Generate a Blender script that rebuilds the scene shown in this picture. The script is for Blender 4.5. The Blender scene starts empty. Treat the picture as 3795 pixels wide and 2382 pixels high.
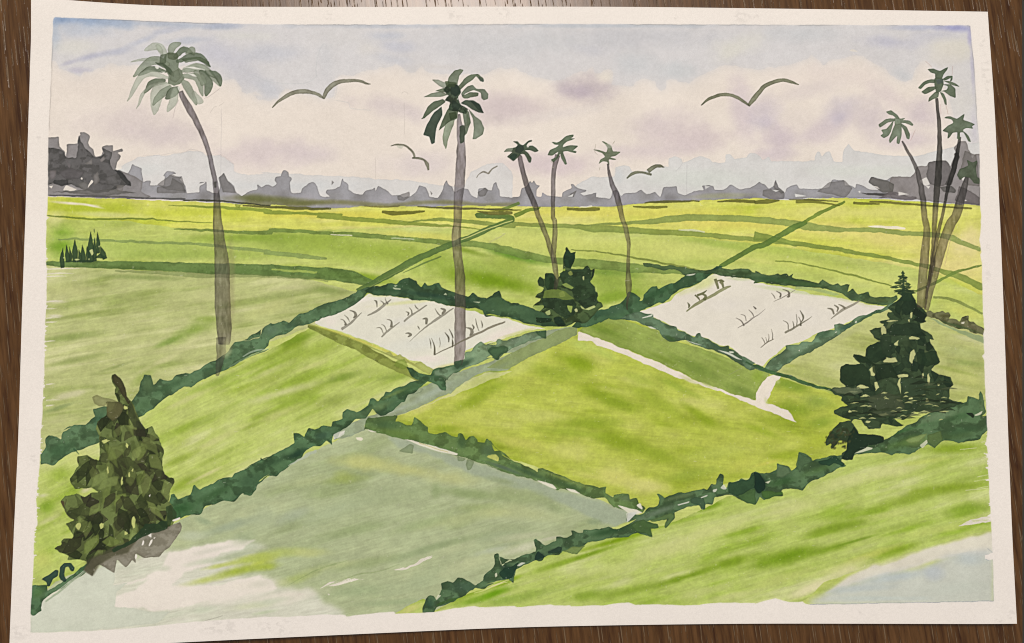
import bpy, math, random
import numpy as np
from mathutils import Vector

random.seed(7)
S = bpy.context.scene

# ------------------------------------------------------------------ camera, light, exposure
CAM = (-0.01779, -0.02076, 0.28861)
ROT = (0.0613737, -0.0427954, -0.008805)
FPX, CX, CY = 2912.0, 1897.5, 1191.0          # focal length and centre in pixels of the 3795-wide photograph
cd = bpy.data.cameras.new('camera'); cam = bpy.data.objects.new('camera', cd)
S.collection.objects.link(cam); S.camera = cam
cam.location = CAM; cam.rotation_euler = ROT
cd.sensor_width = 36; cd.lens = FPX / 3795 * 36; cd.clip_start = 0.01; cd.clip_end = 50
S.render.resolution_x = 1024; S.render.resolution_y = 643

w = bpy.data.worlds.new('World'); S.world = w; w.use_nodes = True
w.node_tree.nodes['Background'].inputs[0].default_value = (1.0, 0.92, 0.85, 1)
w.node_tree.nodes['Background'].inputs[1].default_value = 0.325

def area(name, loc, size, power, col, target=(0, 0, 0)):
    l = bpy.data.lights.new(name, 'AREA'); l.shape = 'DISK'; l.size = size; l.energy = power; l.color = col
    o = bpy.data.objects.new(name, l); S.collection.objects.link(o); o.location = loc
    o.rotation_euler = (Vector(target) - Vector(loc)).to_track_quat('-Z', 'Y').to_euler()
    return o
area('ceiling_lamp', (-0.10, 1.10, 2.0), 0.72, 41.8, (1.0, 0.885, 0.80))
S.view_settings.view_transform = 'Standard'; S.view_settings.look = 'None'
S.view_settings.exposure = 0; S.view_settings.gamma = 1
S.render.engine = 'CYCLES'; S.cycles.filter_width = 1.05
EW = np.array([0.985, 0.86, 0.745])            # light that reaches the sheet, per unit of reflectance

# ------------------------------------------------------------------ sheet geometry
def rotm(r):
    a, b, c = r
    X = np.array([[1,0,0],[0,math.cos(a),-math.sin(a)],[0,math.sin(a),math.cos(a)]])
    Y = np.array([[math.cos(b),0,math.sin(b)],[0,1,0],[-math.sin(b),0,math.cos(b)]])
    Z = np.array([[math.cos(c),-math.sin(c),0],[math.sin(c),math.cos(c),0],[0,0,1]])
    return Z @ Y @ X
RM = rotm(ROT); CP = np.array(CAM)
def project(P):
    c = (P - CP) @ RM
    return np.stack([CX + FPX*c[..., 0]/-c[..., 2], CY - FPX*c[..., 1]/-c[..., 2]], -1)
def to_plane(px, z):
    d = np.stack([(px[..., 0]-CX)/FPX, -(px[..., 1]-CY)/FPX, -np.ones(px.shape[:-1])], -1) @ RM.T
    t = (z - CP[2]) / d[..., 2]
    return CP + d*t[..., None]
def lift(u, v):                                # curled corners of the sheet, metres above the table
    def c(u0, v0, h, r): return h*np.exp(-(((u-u0)/r)**2 + ((v-v0)*.64/r)**2))
    return 0.0008 + .0008*np.clip(v*2-1, 0, 1)**2 + c(0, 0, .0024, .16) + c(0, 0, .0012, .045) + c(1, 0, .0004, .15) + c(1, 1, .0010, .2) + c(0, 1, .0036, .25) + .0004*np.sin(u*5+1)*np.sin(v*3)**2
def edge(pts):
    p = np.array(pts, float); d = np.r_[0, np.cumsum(np.hypot(*np.diff(p, axis=0).T))]; d /= d[-1]
    t = np.linspace(0, 1, 201)
    q = np.stack([np.interp(t, d, p[:, 0]), np.interp(t, d, p[:, 1])], 1)
    k = np.ones(21)/21
    for i in (0, 1):                            # soften the corners between the measured points
        l = np.linspace(q[0, i], q[-1, i], 201); e = np.pad(q[:, i]-l, 10, mode='constant'); q[:, i] = l + np.convolve(e, k, 'valid')
    return t, q
eT = edge([(112,-8),(290,5),(476,20),(700,26),(1000,27),(1400,27),(1900,25),(2382,26),(2800,31),(3200,36),(3660,43)])
eB = edge([(34,2409),(500,2388),(900,2368),(1400,2345),(1900,2323),(2350,2314),(2800,2309),(3300,2310),(3769,2311)])
eL = edge([(112,-8),(118,40),(94,800),(80,1200),(69,1600),(50,2000),(34,2409)])
eR = edge([(3660,43),(3684,360),(3706,800),(3722,1200),(3736,1600),(3752,2000),(3769,2311)])
def ew(e, u, v): return to_plane(e[1], lift(u, v))[:, :2]
tt = np.linspace(0, 1, 201)
wT, wB, wL, wR = ew(eT, tt, 0*tt), ew(eB, tt, 0*tt+1), ew(eL, 0*tt, tt), ew(eR, 0*tt+1, tt)
def interp(w_, t): return np.stack([np.interp(t, tt, w_[:, 0]), np.interp(t, tt, w_[:, 1])], -1)
def G(u, v, dz=0.0):
    U, V = u[..., None], v[..., None]
    P = (1-V)*interp(wT, u) + V*interp(wB, u) + (1-U)*interp(wL, v) + U*interp(wR, v) \
        - ((1-U)*(1-V)*wT[0] + U*(1-V)*wT[-1] + (1-U)*V*wB[0] + U*V*wB[-1])
    return np.concatenate([P, (lift(u, v)+dz)[..., None]], -1)
def px2uv(p):
    p = np.asarray(p, float); uv = np.stack([(p[..., 0]-80)/3650, (p[..., 1]-20)/2330], -1)
    for _ in range(9):
        q = project(G(uv[..., 0], uv[..., 1]))
        uv = uv + (p-q)/np.array([3640., 2310.])
    return uv

NX, NY = 1640, 1056                            # nodes of the pigment grid over the sheet, about 0.22 mm apart
gu, gv = np.meshgrid(np.linspace(0, 1, NX), np.linspace(0, 1, NY))
PP = project(G(gu, gv)); PX, PY = PP[..., 0], PP[..., 1]
def cells(p):
    uv = px2uv(p); return uv*np.array([NX-1, NY-1])

# ------------------------------------------------------------------ pigment: noise
rs = np.random.RandomState(3); TB = rs.rand(256, 256)
def vn(x, y, seed=0):
    x = x + seed*17.37; y = y + seed*9.71
    ix = np.floor(x).astype(int); iy = np.floor(y).astype(int); fx = x-ix; fy = y-iy
    fx = fx*fx*(3-2*fx); fy = fy*fy*(3-2*fy); a = TB
    i0, i1, j0, j1 = ix & 255, (ix+1) & 255, iy & 255, (iy+1) & 255
    return (a[j0, i0]*(1-fx)+a[j0, i1]*fx)*(1-fy) + (a[j1, i0]*(1-fx)+a[j1, i1]*fx)*fy
def fbm(x, y, o=4, seed=0):
    s = 0; n = 0; am = 1.
    for k in range(o):
        s = s + am*vn(x*2**k, y*2**k, seed+k*3); n += am; am *= .55
    return s/n
def ss(a, b, x):
    t = np.clip((x-a)/(b-a), 0, 1); return t*t*(3-2*t)
def streak(x, y, ang, la, lc, seed=0, o=4):
    a = math.radians(ang); s = x*math.cos(a)-y*math.sin(a); t = x*math.sin(a)+y*math.cos(a)
    return fbm(s/la, t/lc, o, seed)

# ------------------------------------------------------------------ pigment: tools
TL = {'a': 0, 'b': 800, 'c': 1582}; TC = [0, 900, 1800, 2795]
def T(tile, s, close=None):
    a = np.array([[float(k) for k in q.split(',')] for q in s.split()])
    if tile == 'd': return a*3795/2409
    return a/1.89 + np.array([TC[int(tile[1])], TL[tile[0]]])
def K(*segs):
    return np.concatenate([T(segs[i], segs[i+1]) for i in range(0, len(segs), 2)])
def sc(tile): return 3795/2409 if tile == 'd' else 1/1.89
PAPER = np.array([233, 219, 203])/255.
C = np.ones((NY, NX, 3))*PAPER
ID = np.zeros((NY, NX), np.int32)
def col(c): return np.array(c, float)/255.

def roughen(p, amp, seed=0, closed=True, step=6.0):
    q = np.vstack([p, p[:1]]) if closed else p
    out = []
    for a, b in zip(q[:-1], q[1:]):
        n = max(1, int(np.hypot(*(b-a))/step)); t = np.arange(n)/n
        out.append(a + (b-a)*t[:, None])
    o = np.concatenate(out)
    if amp > 0:
        for fr, am in ((1/26., 1.), (1/9., .5)):
            o = o + amp*am*np.stack([vn(o[:, 0]*fr, o[:, 1]*fr, 5)-.5, vn(o[:, 0]*fr, o[:, 1]*fr, 55)-.5], 1)*2
    return o
def chaikin(p, r=.2, it=2):
    for _ in range(it):
        q = np.roll(p, -1, 0); L = np.hypot(*(q-p).T)[:, None]+1e-6; k = np.minimum(r, 2.4/L)
        p = np.stack([p+(q-p)*k, q-(q-p)*k], 1).reshape(-1, 2)
    return p
def smooth(p, n=8, closed=False):
    p = np.asarray(p, float)
    if len(p) < 3: return p
    q = np.vstack([p[-1:], p, p[:2]]) if closed else np.vstack([2*p[0]-p[1], p, 2*p[-1]-p[-2]])
    out = []
    for i in range(1, len(q)-2):
        a, b, c, d = q[i-1], q[i], q[i+1], q[i+2]
        t = (np.arange(n)/n)[:, None]
        out.append(.5*(2*b + (c-a)*t + (2*a-5*b+4*c-d)*t**2 + (3*b-a-3*c+d)*t**3))
    if not closed: out.append(q[-2:-1])
    return np.concatenate(out)
def raster(p):                                  # anti-aliased non-zero fill -> (window, mask)
    g = cells(p); x0 = int(max(0, g[:, 0].min()-12)); x1 = int(min(NX, g[:, 0].max()+13))
    y0 = int(max(0, g[:, 1].min()-12)); y1 = int(min(NY, g[:, 1].max()+13))
    if x1 <= x0+1 or y1 <= y0+1: return None
    W = x1-x0; m = np.zeros((y1-y0, W)); SUB = 3
    a = g; b = np.roll(g, -1, 0)
    up = b[:, 1] > a[:, 1]; lo = np.where(up[:, None], a, b); hi = np.where(up[:, None], b, a); sg = np.where(up, 1, -1)
    for r in range(y0, y1):
        acc = None
        for k in range(SUB):
            y = r-.5+(k+.5)/SUB
            s = (lo[:, 1] <= y) & (hi[:, 1] > y)
            if not s.any(): continue
            L, H = lo[s], hi[s]; xs = L[:, 0] + (y-L[:, 1])*(H[:, 0]-L[:, 0])/(H[:, 1]-L[:, 1]); d = sg[s]
            o = np.argsort(xs); xs = xs[o]+.5-x0; d = np.cumsum(d[o])
            for i in range(len(xs)-1):
                if d[i] != 0:
                    s0, s1 = max(xs[i], 0), min(xs[i+1], W)
                    if s1 <= s0: continue
                    i0, i1 = int(s0), int(min(s1, W-1e-6))
                    row = m[r-y0]
                    if i0 == i1: row[i0] += (s1-s0)/SUB
                    else:
                        row[i0] += (i0+1-s0)/SUB; row[i1] += (s1-i1)/SUB
                        if i1 > i0+1: row[i0+1:i1] += 1./SUB
    return (slice(y0, y1), slice(x0, x1)), np.clip(m, 0, 1)
def blur(m, r):
    if r < 1: return m
    r = int(round(r))
    for ax in (0, 1):
        for _ in range(2):
            pad = [(0, 0)]*m.ndim; pad[ax] = (r+1, r)
            c = np.cumsum(np.pad(m, pad, mode='edge'), axis=ax); n = m.shape[ax]; k = 2*r+1
            m = (np.take(c, range(k, k+n), ax) - np.take(c, range(0, n), ax))/k
    return m
def softpad(win, m, r):
    y, x = win; r = int(r)*2+2
    y0, y1, x0, x1 = max(0, y.start-r), min(NY, y.stop+r), max(0, x.start-r), min(NX, x.stop+r)
    M = np.zeros((y1-y0, x1-x0)); M[y.start-y0:y.stop-y0, x.start-x0:x.stop-x0] = m
    return (slice(y0, y1), slice(x0, x1)), M

def fill(p, c, op=1., id=None, edge=.0, soft=0, rough=2.5, mul=False, mott=0, msc=30, var=.06, vsc=60, dark=None, light=None,
         ang=None, la=170, lc=22, er=2, dry=0, seed=0, clip=None, contrast=1., fade=0):
    p = np.asarray(p, float)
    if 4 <= len(p) < 700: p = chaikin(p)
    r = raster(roughen(p, rough))
    if r is None: return
    win, m = r
    hard = m
    if soft: win, m = softpad(win, m, soft); hard = m; m = blur(m, soft)
    x, y = PX[win], PY[win]
    if clip is not None: m = m*clip[win]
    cc = np.ones(m.shape+(3,))*col(c)
    if ang is not None:
        n = .62*streak(x, y, ang, la*1.7, lc*1.9, seed, 3) + .38*streak(x, y, ang+6, 150, 70, seed+4, 3)
        n = (n-.5)*4.4*contrast
        if dark is not None: cc = cc + (col(dark)-cc)*ss(0, 1.1, n)[..., None]
        if light is not None: cc = cc + (col(light)-cc)*ss(0, 1.1, -n)[..., None]
    if ang is not None: cc = cc*(1 + .11*(streak(x, y, ang, 75, 6, seed+2, 3)-.5) + .05*(streak(x, y, ang+7, 30, 4.5, seed+6, 2)-.5))[..., None]
    if var: cc = cc*(1 + var*2*(fbm(x/vsc, y/vsc, 3, seed+9)-.5))[..., None]
    if mott:
        n1 = fbm(x/msc, y/msc*1.3, 3, seed+21); k = ss(.5, .53, n1) + .6*ss(.59, .615, n1)
        cc = cc*(1-mott*k)[..., None]*(1+mott*.5)
    a = m*op
    if dry: a = a*(1-dry*ss(.56, .62, streak(x, y, ang or 0, 60, 5, seed+31, 3)))
    if fade: a = a*(1-fade*ss(.45, .65, fbm(x/45, y/45, 3, seed+41)))
    base = C[win]
    out = base*cc/PAPER if mul else cc
    if edge:
        edge *= .72
        e = hard*(1-blur(hard, er))*2
        out = out*(1-edge*np.clip(e, 0, 1))[..., None]
    C[win] = base + (out-base)*a[..., None]
    if id is not None: ID[win] = np.where(hard > .5, id, ID[win])
    return win, hard
def ribbon(p, wd, n=6):
    p = np.asarray(p, float); k = len(p); wd = np.interp(np.linspace(0, k-1, (k-1)*n+1), np.linspace(0, k-1, len(wd)), wd)
    q = smooth(p, n) if k > 2 else p[0]+(p[1]-p[0])*np.linspace(0, 1, n+1)[:, None]
    t = np.gradient(q, axis=0); t /= np.hypot(t[:, 0], t[:, 1])[:, None]+1e-9
    nn = np.stack([-t[:, 1], t[:, 0]], 1); wd = wd[:len(q), None]/2
    return np.concatenate([q+nn*wd, (q-nn*wd)[::-1]])
def stroke(tile, s, wd, c, **k):
    P = T(tile, s) if isinstance(s, str) else s
    wd = np.array(wd if hasattr(wd, '__len__') else [wd], float)*sc(tile)
    if len(wd) == 1: wd = np.repeat(wd, 2)
    k.setdefault('rough', 1.2)
    return fill(ribbon(P, wd), c, **k)
def dab(tile, x, y, rx, ry, ang, c, op=.5, clip=None, ns=.36, id=None):
    p = T(tile, '%f,%f' % (x, y))[0]; k = sc(tile); rx *= k; ry *= k; R = max(rx, ry)*1.7
    g = cells(np.array([[p[0]-R, p[1]-R], [p[0]+R, p[1]+R]]))
    x0, y0 = np.maximum(g[0].astype(int), 0); x1, y1 = np.minimum(g[1].astype(int)+1, [NX, NY])
    if x1 <= x0 or y1 <= y0: return
    win = (slice(y0, y1), slice(x0, x1)); X, Y = PX[win]-p[0], PY[win]-p[1]; a = math.radians(ang)
    s = (X*math.cos(a)-Y*math.sin(a))/rx; t = (X*math.sin(a)+Y*math.cos(a))/ry
    d = np.sqrt(s*s+t*t) + ns*(fbm(PX[win]/60, PY[win]/60, 4, int(x) % 13)-.5)*2*.9 + ns*.4*(streak(PX[win], PY[win], ang, 90, 18, 3)-.5)
    m = (1-ss(.1, 1.3, d))*op
    if clip is not None: m = m*clip[win]
    C[win] = C[win] + (col(c)-C[win])*m[..., None]
def line(tile, s, wd, c, op=.6, **k): return stroke(tile, s, wd, c, op=op, rough=1.0, **k)

# ------------------------------------------------------------------ parts of the painting (id -> name, label, parent part)
PARTS = {}
def part(name, label=None, parent=None):
    i = len(PARTS)+1; PARTS[i] = (name, label, parent); return i
P_SKY = part('sky', 'pale blue and pinkish cream cloud wash')
P_HILL = part('distant_hills', 'pale blue grey wash of far hills')
P_TREEL = part('tree_line', 'smoky grey row of far trees along the horizon')
P_TL = part('tree_clump', 'dark grey clump of tall trees at the left end of the horizon')
P_TR = part('tree_clump', 'dark grey clump of trees behind the right palms')
P_FAR = part('field', 'bright yellow green far field')
P_LIME = part('field', 'lime green middle field')
P_F1 = part('field', 'olive green field at the left edge')
P_F2 = part('field', 'streaky yellow green strip between two hedges on the left')
P_F5 = part('field', 'bright lime diamond shaped field in the middle')
P_F6 = part('field', 'green strip above the white track')
P_F9 = part('field', 'pale olive field behind the right conifer')
P_F10 = part('field', 'grey green field in the lower middle')
P_F11 = part('field', 'bright green sloping field at the lower right')
P_PALE = part('washed_ground', 'very pale green and bare ground at the lower left')
P_PADL = part('rice_paddy', 'pale unpainted paddy crossed by the centre palm trunk')
P_PADR = part('rice_paddy', 'pale unpainted paddy on the right')
P_TRACK = part('track', 'white bare paper track')
P_PATH = part('path', 'grey green path beside the middle hedge')
P_WATER = part('water', 'pale blue grey water in the lower right corner')


# ------------------------------------------------------------------ painted picture: outline left by the masking tape
OUT = K('a0', '376,128 388,120 500,125 900,140 1180,152 1500,160 1890,170', 'a1', '1000,172 1890,167', 'a2', '600,167 1890,172',
        'a3', '800,175 1500,177 1514,184 1530,350 1545,520 1560,800 1578,1000 1583,1440',
        'b3', '1590,10 1584,120 1578,160 1592,250 1582,270 1594,330 1598,520 1605,700 1612,800 1604,830 1612,960 1596,980 1612,1010 1618,1200 1628,1390 1632,1512',
        'c3', '1634,60 1626,110 1640,200 1636,300 1645,400 1655,610 1662,640 1660,700 1666,800 1668,880 1640,893 1616,896 1616,922 1640,930 1672,928 1680,1220 1200,1230 800,1237 390,1245 360,1240 340,1222 250,1226 150,1200 0,1237',
        'c2', '1890,1232 1600,1232 1440,1250 1200,1244 1050,1246 1000,1228 900,1236 830,1250 750,1247 600,1258 590,1250 480,1250 450,1244 220,1262 200,1252 0,1260',
        'c1', '1890,1262 1660,1262 1620,1252 1540,1264 1480,1270 1350,1295 1240,1303 1070,1308 1060,1295 960,1297 725,1327 720,1318 560,1312 330,1330 100,1328',
        'c0', '1890,1325 1740,1340 1600,1345 1400,1362 1150,1385 900,1412 600,1430 300,1440 215,1440 213,1310 226,1120 235,930 243,720 262,690 255,500 268,350 278,262 285,100 285,0',
        'b0', '290,1500 300,1300 310,1100 315,800 325,580 328,380 322,330 325,30 340,15', 'a0', '330,1512 335,1400 336,1300 338,960 350,700 362,420 372,150')
_o = raster(roughen(OUT, 1.2)); PM = np.zeros((NY, NX)); PM[_o[0]] = _o[1]
# ragged dry-brush left, bottom and right ends of the field washes
rag = .6*fbm(PX/60, PY/16, 4, 77) + .4*fbm(PX/30, PY/5, 3, 78)
below = (PY > 735)
def into(d): return blur(PM, d)
e8 = blur(PM, 9)
PM = np.where(below & (PX < 900) & (PY > 900) & (PY < 2150) & (e8 < .97) & (rag > .57+.55*(e8-.5)), 0, PM)
PM = np.where(below & (PX > 3400) & (PY > 1560) & (PY < 1940) & (e8 < .97) & (rag > .58+.55*(e8-.5)), 0, PM)

# ------------------------------------------------------------------ sky
HOR = K('a0', '300,1378 620,1387 900,1393 1100,1405 1300,1408 1890,1440', 'a1', '200,1432 400,1455 620,1460 850,1443 1200,1445',
        'a2', '0,1440 300,1447 860,1447 1000,1435 1100,1420 1500,1402 1890,1385', 'a3', '200,1402 600,1384 900,1397 1200,1412 1620,1442')
SKY = np.vstack([T('a0', '300,60'), T('a3', '1640,60'), HOR[::-1]])
win, m = fill(SKY, (229, 216, 203), id=P_SKY, var=.035, vsc=180)
MSKY = np.zeros((NY, NX)); MSKY[win] = m
def sd(t, x, y, rx, ry, a, c, op=.5, ns=.45): dab(t, x, y, rx*1.1, ry*1.15, a, tuple(v-d for v, d in zip(c, (4, 3, -3))), op, MSKY, ns)
# warm cream and mauve cloud shadows, wet in wet
for q in [('a0',900,850,420,130,3,(214,199,190),.55), ('a0',1150,950,330,90,0,(207,192,188),.5), ('a0',700,620,400,120,0,(228,214,196),.7),
          ('a1',140,1080,380,110,5,(209,193,190),.55), ('a1',480,1080,200,80,0,(205,190,190),.45), ('a1',1000,740,260,70,-8,(209,195,190),.5),
          ('a1',1180,790,160,60,-25,(207,193,190),.4), ('a1',1760,760,300,120,-8,(208,193,188),.55), ('a1',1250,1150,300,90,0,(214,200,196),.45), ('a1',750,480,300,40,-5,(236,222,204),.6),
          ('a2',690,620,230,110,5,(190,177,178),.75), ('a2',640,640,110,50,0,(180,166,176),.4), ('a2',250,740,300,90,-5,(207,191,186),.6), ('a2',100,820,160,50,20,(205,190,184),.4),
          ('a2',430,1150,380,80,0,(210,192,190),.6), ('a2',1250,880,280,110,10,(206,190,188),.5), ('a2',1450,980,300,110,8,(205,188,186),.55), ('a2',1100,1060,360,60,3,(212,196,192),.5),
          ('a2',1800,780,90,260,10,(206,190,192),.5), ('a2',850,530,70,60,0,(230,218,196),.8), ('a2',500,800,260,40,8,(224,212,200),.5),
          ('a3',70,790,120,150,20,(188,176,190),.75), ('a3',60,860,90,60,0,(176,168,190),.45), ('a3',190,960,150,120,10,(198,182,188),.6), ('a3',120,1080,160,50,0,(205,190,192),.5),
          ('a3',590,790,150,110,35,(186,176,190),.75), ('a3',600,830,60,45,30,(168,165,190),.5), ('a3',480,900,180,90,20,(204,188,190),.5), ('a3',820,840,170,150,0,(202,188,188),.55),
          ('a3',1180,800,110,130,60,(202,187,188),.6), ('a3',1080,980,240,60,3,(206,190,190),.5), ('a3',310,850,110,90,0,(226,212,196),.8), ('a3',550,520,420,90,-3,(229,214,198),.7),
          ('a3',960,690,200,70,-30,(218,202,194),.6), ('a3',340,640,330,60,12,(214,200,192),.4)]:
    sd(*q[:7], min(.95, q[7]*(1.3 if q[6][2] < q[6][0]-3 else .7)))
# blue wash above the clouds, hard lower edge
BLUE = K('a0', '330,90 330,427 362,425 405,430 416,480 470,500 520,522 560,535 600,500 640,498 690,480 735,470 738,445 780,432 830,452 890,464 940,448 1000,470 1250,470 1300,455 1440,500 1560,562 1632,540 1655,560 1690,640 1740,652 1790,630 1840,690 1890,705',
         'a1', '40,640 80,655 110,700 190,712 240,690 256,650 290,625 340,625 400,650 520,672 600,690 640,668 650,560 700,520 780,525 840,500 900,490 960,470 985,486 1040,466 1060,445 1100,462 1150,505 1215,512 1243,460 1300,505 1340,515 1430,520 1560,525 1700,520 1760,480 1890,470',
         'a2', '50,480 98,462 140,478 200,468 240,500 290,515 340,535 400,545 440,560 500,560 560,540 640,512 700,500 727,470 745,462 760,500 800,522 812,490 870,485 890,520 888,592 960,598 1030,598 1050,570 1100,548 1185,562 1195,605 1230,635 1265,625 1275,555 1300,540 1340,572 1420,582 1465,545 1520,522 1590,480 1680,455 1780,470 1890,490',
         'a3', '100,475 200,465 330,420 385,395 405,378 440,412 468,430 470,460 505,450 530,410 590,410 660,390 750,395 840,440 910,470 940,510 990,560 1060,575 1100,555 1130,480 1160,435 1200,425 1245,468 1300,540 1360,640 1400,800 1420,960 1500,1010 1600,1000 1600,90')
fill(BLUE, (206, 203, 206), op=.5, var=.03, vsc=120, edge=.05, er=2, rough=5, clip=MSKY)
fill(BLUE, (204, 201, 205), op=.5, var=.03, soft=16, rough=9, clip=MSKY)
win, m = fill(BLUE, (204, 201, 205), op=.62, var=.03, vsc=120, soft=5, rough=7, clip=MSKY)
MB = np.zeros((NY, NX)); MB[win] = m; MB = blur(MB, 2)
def bd(t, x, y, rx, ry, a, c, op=.5, ns=.5): dab(t, x, y, rx, ry, a, c, op, MB, ns)
for q in [('a0',430,130,260,70,-4,(113,141,193),.85), ('a0',700,150,330,50,-4,(133,155,195),.75), ('a0',380,230,60,120,0,(151,170,201),.5), ('a0',600,210,260,60,0,(177,185,205),.6),
          ('a0',1200,170,500,30,-3,(151,165,193),.6), ('a0',1010,280,160,28,22,(171,177,201),.6), ('a0',1180,210,150,25,10,(169,175,199),.5), ('a0',620,400,160,30,14,(165,167,193),.75),
          ('a0',830,360,140,30,10,(169,173,197),.65), ('a0',480,440,70,18,18,(166,165,189),.5), ('a0',560,495,110,26,0,(177,173,195),.6), ('a0',500,330,180,60,0,(214,210,202),.7), ('a0',1000,370,160,70,0,(201,199,207),.5),
          ('a0',1330,280,180,30,5,(173,179,199),.6), ('a0',1560,180,180,30,4,(159,167,193),.7), ('a0',1720,250,200,40,0,(208,206,200),.6), ('a0',1560,380,260,110,-20,(183,183,201),.6), ('a0',1720,520,160,110,-30,(189,188,199),.6),
          ('a1',1000,250,160,40,0,(173,179,199),.6), ('a1',900,180,700,22,0,(171,179,197),.55), ('a1',1080,320,180,50,-6,(181,183,201),.6), ('a1',200,370,260,80,0,(185,187,201),.6), ('a1',640,250,240,100,0,(207,203,203),.6),
          ('a1',880,350,90,70,10,(213,207,201),.5), ('a1',580,430,70,140,0,(195,195,201),.5), ('a1',180,620,140,70,-30,(187,189,201),.65), ('a1',1060,420,160,50,-10,(185,187,201),.5), ('a1',1500,330,300,120,0,(201,199,204),.6), ('a1',1400,470,240,26,-3,(206,200,198),.6),
          ('a2',300,300,600,120,0,(195,195,200),.65), ('a2',1100,260,600,100,0,(187,187,195),.6), ('a2',750,350,160,50,-10,(185,185,197),.5), ('a2',1040,440,170,100,0,(193,195,201),.65), ('a2',1330,500,180,90,0,(191,195,201),.6), ('a2',1750,330,230,90,20,(214,210,198),.7), ('a2',900,180,900,18,0,(167,177,193),.5),
          ('a3',1400,195,190,34,-3,(133,137,195),.8), ('a3',1150,190,240,26,0,(161,167,197),.6), ('a3',950,290,240,50,-4,(175,175,197),.65), ('a3',1280,250,200,50,4,(179,179,197),.5), ('a3',300,240,300,80,0,(191,193,199),.6),
          ('a3',1400,340,200,90,0,(214,208,192),.75), ('a3',1512,260,22,80,0,(149,147,197),.6), ('a3',1530,500,16,220,3,(171,167,197),.55), ('a3',1330,420,180,120,0,(212,205,196),.6), ('a3',1450,700,130,260,0,(210,205,198),.7),
          ('a3',1540,880,30,140,3,(191,185,199),.6), ('a3',1040,520,90,50,-30,(189,191,197),.6), ('a3',600,330,260,40,4,(201,197,199),.5)]:
    bd(*q)
fill(T('a3', '665,352 690,342 715,352 728,364 690,360'), (224,214,202), .8, rough=1)
for s in ['520,540 512,480 530,380 560,310 590,320', '60,520 200,575 380,585 470,570 520,530', '640,690 655,640 660,560', '650,700 740,720 760,760 900,770']:
    line('a1', s, 4, (176,182,186), .35)
# far pale hills
hc = (208, 206, 207)
H1 = K('a0', '800,1200 880,1150 960,1100 1100,1085 1200,1085 1330,1055 1420,1060 1440,1085 1540,1085 1600,1120 1640,1150 1635,1200 1700,1225 1890,1215',
       'a1', '110,1213 180,1205 340,1222 500,1222 700,1235 930,1250 1130,1260 1300,1285 1450,1300 1540,1320 1600,1200 1720,1150 1820,1140 1890,1200', 'a1', '1890,1440 0,1430', 'a0', '1000,1380 800,1380')
H2 = K('a2', '560,1400 600,1340 640,1290 690,1265 740,1240 850,1235 900,1232 910,1175 960,1155 1005,1160 1030,1200 1100,1205 1180,1165 1280,1165 1286,1108 1330,1092 1370,1108 1382,1140 1500,1092 1572,1110 1590,1140 1675,1138 1680,1080 1705,1078 1740,1110 1830,1102 1850,1072 1890,1075',
       'a3', '10,1078 40,1090 60,1122 100,1097 116,1130 330,1132 425,1125 437,1065 460,1068 475,1097 500,1060 530,1060 562,1130 615,1128 626,1040 660,1004 700,1050 900,1085 1130,1092 1300,1050 1500,1000 1600,1000 1600,1440 0,1400', 'a2', '1500,1410 800,1440')
fill(H1, hc, .8, id=P_HILL, edge=.09, er=1, var=.04, rough=3); fill(H2, (206,205,206), .85, id=P_HILL, edge=.1, er=1, var=.04, rough=3)
for q in [('a1',300,1300,700,60,0,(198,202,208),.5), ('a2',1500,1250,500,80,0,(206,210,203),.6), ('a2',930,1230,40,60,0,(196,200,206),.5), ('a3',800,1200,500,60,0,(208,212,202),.5), ('a0',1000,1190,200,60,0,(206,208,208),.5)]:
    dab(*q, clip=MSKY)
for s, t in [('1000,1088 1100,1088 1180,1075 1290,1065 1340,1045 1430,1070', 'a0'), ('1540,1080 1590,1110 1640,1150 1600,1130', 'a0'), ('1410,1140 1408,1250 1408,1400', 'a2'), ('1385,1115 1375,1150 1330,1200', 'a2'), ('1550,760 1550,900 1545,1300', 'a0')]:
    line(t, s, 3.5, (150,148,156), .3)

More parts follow.
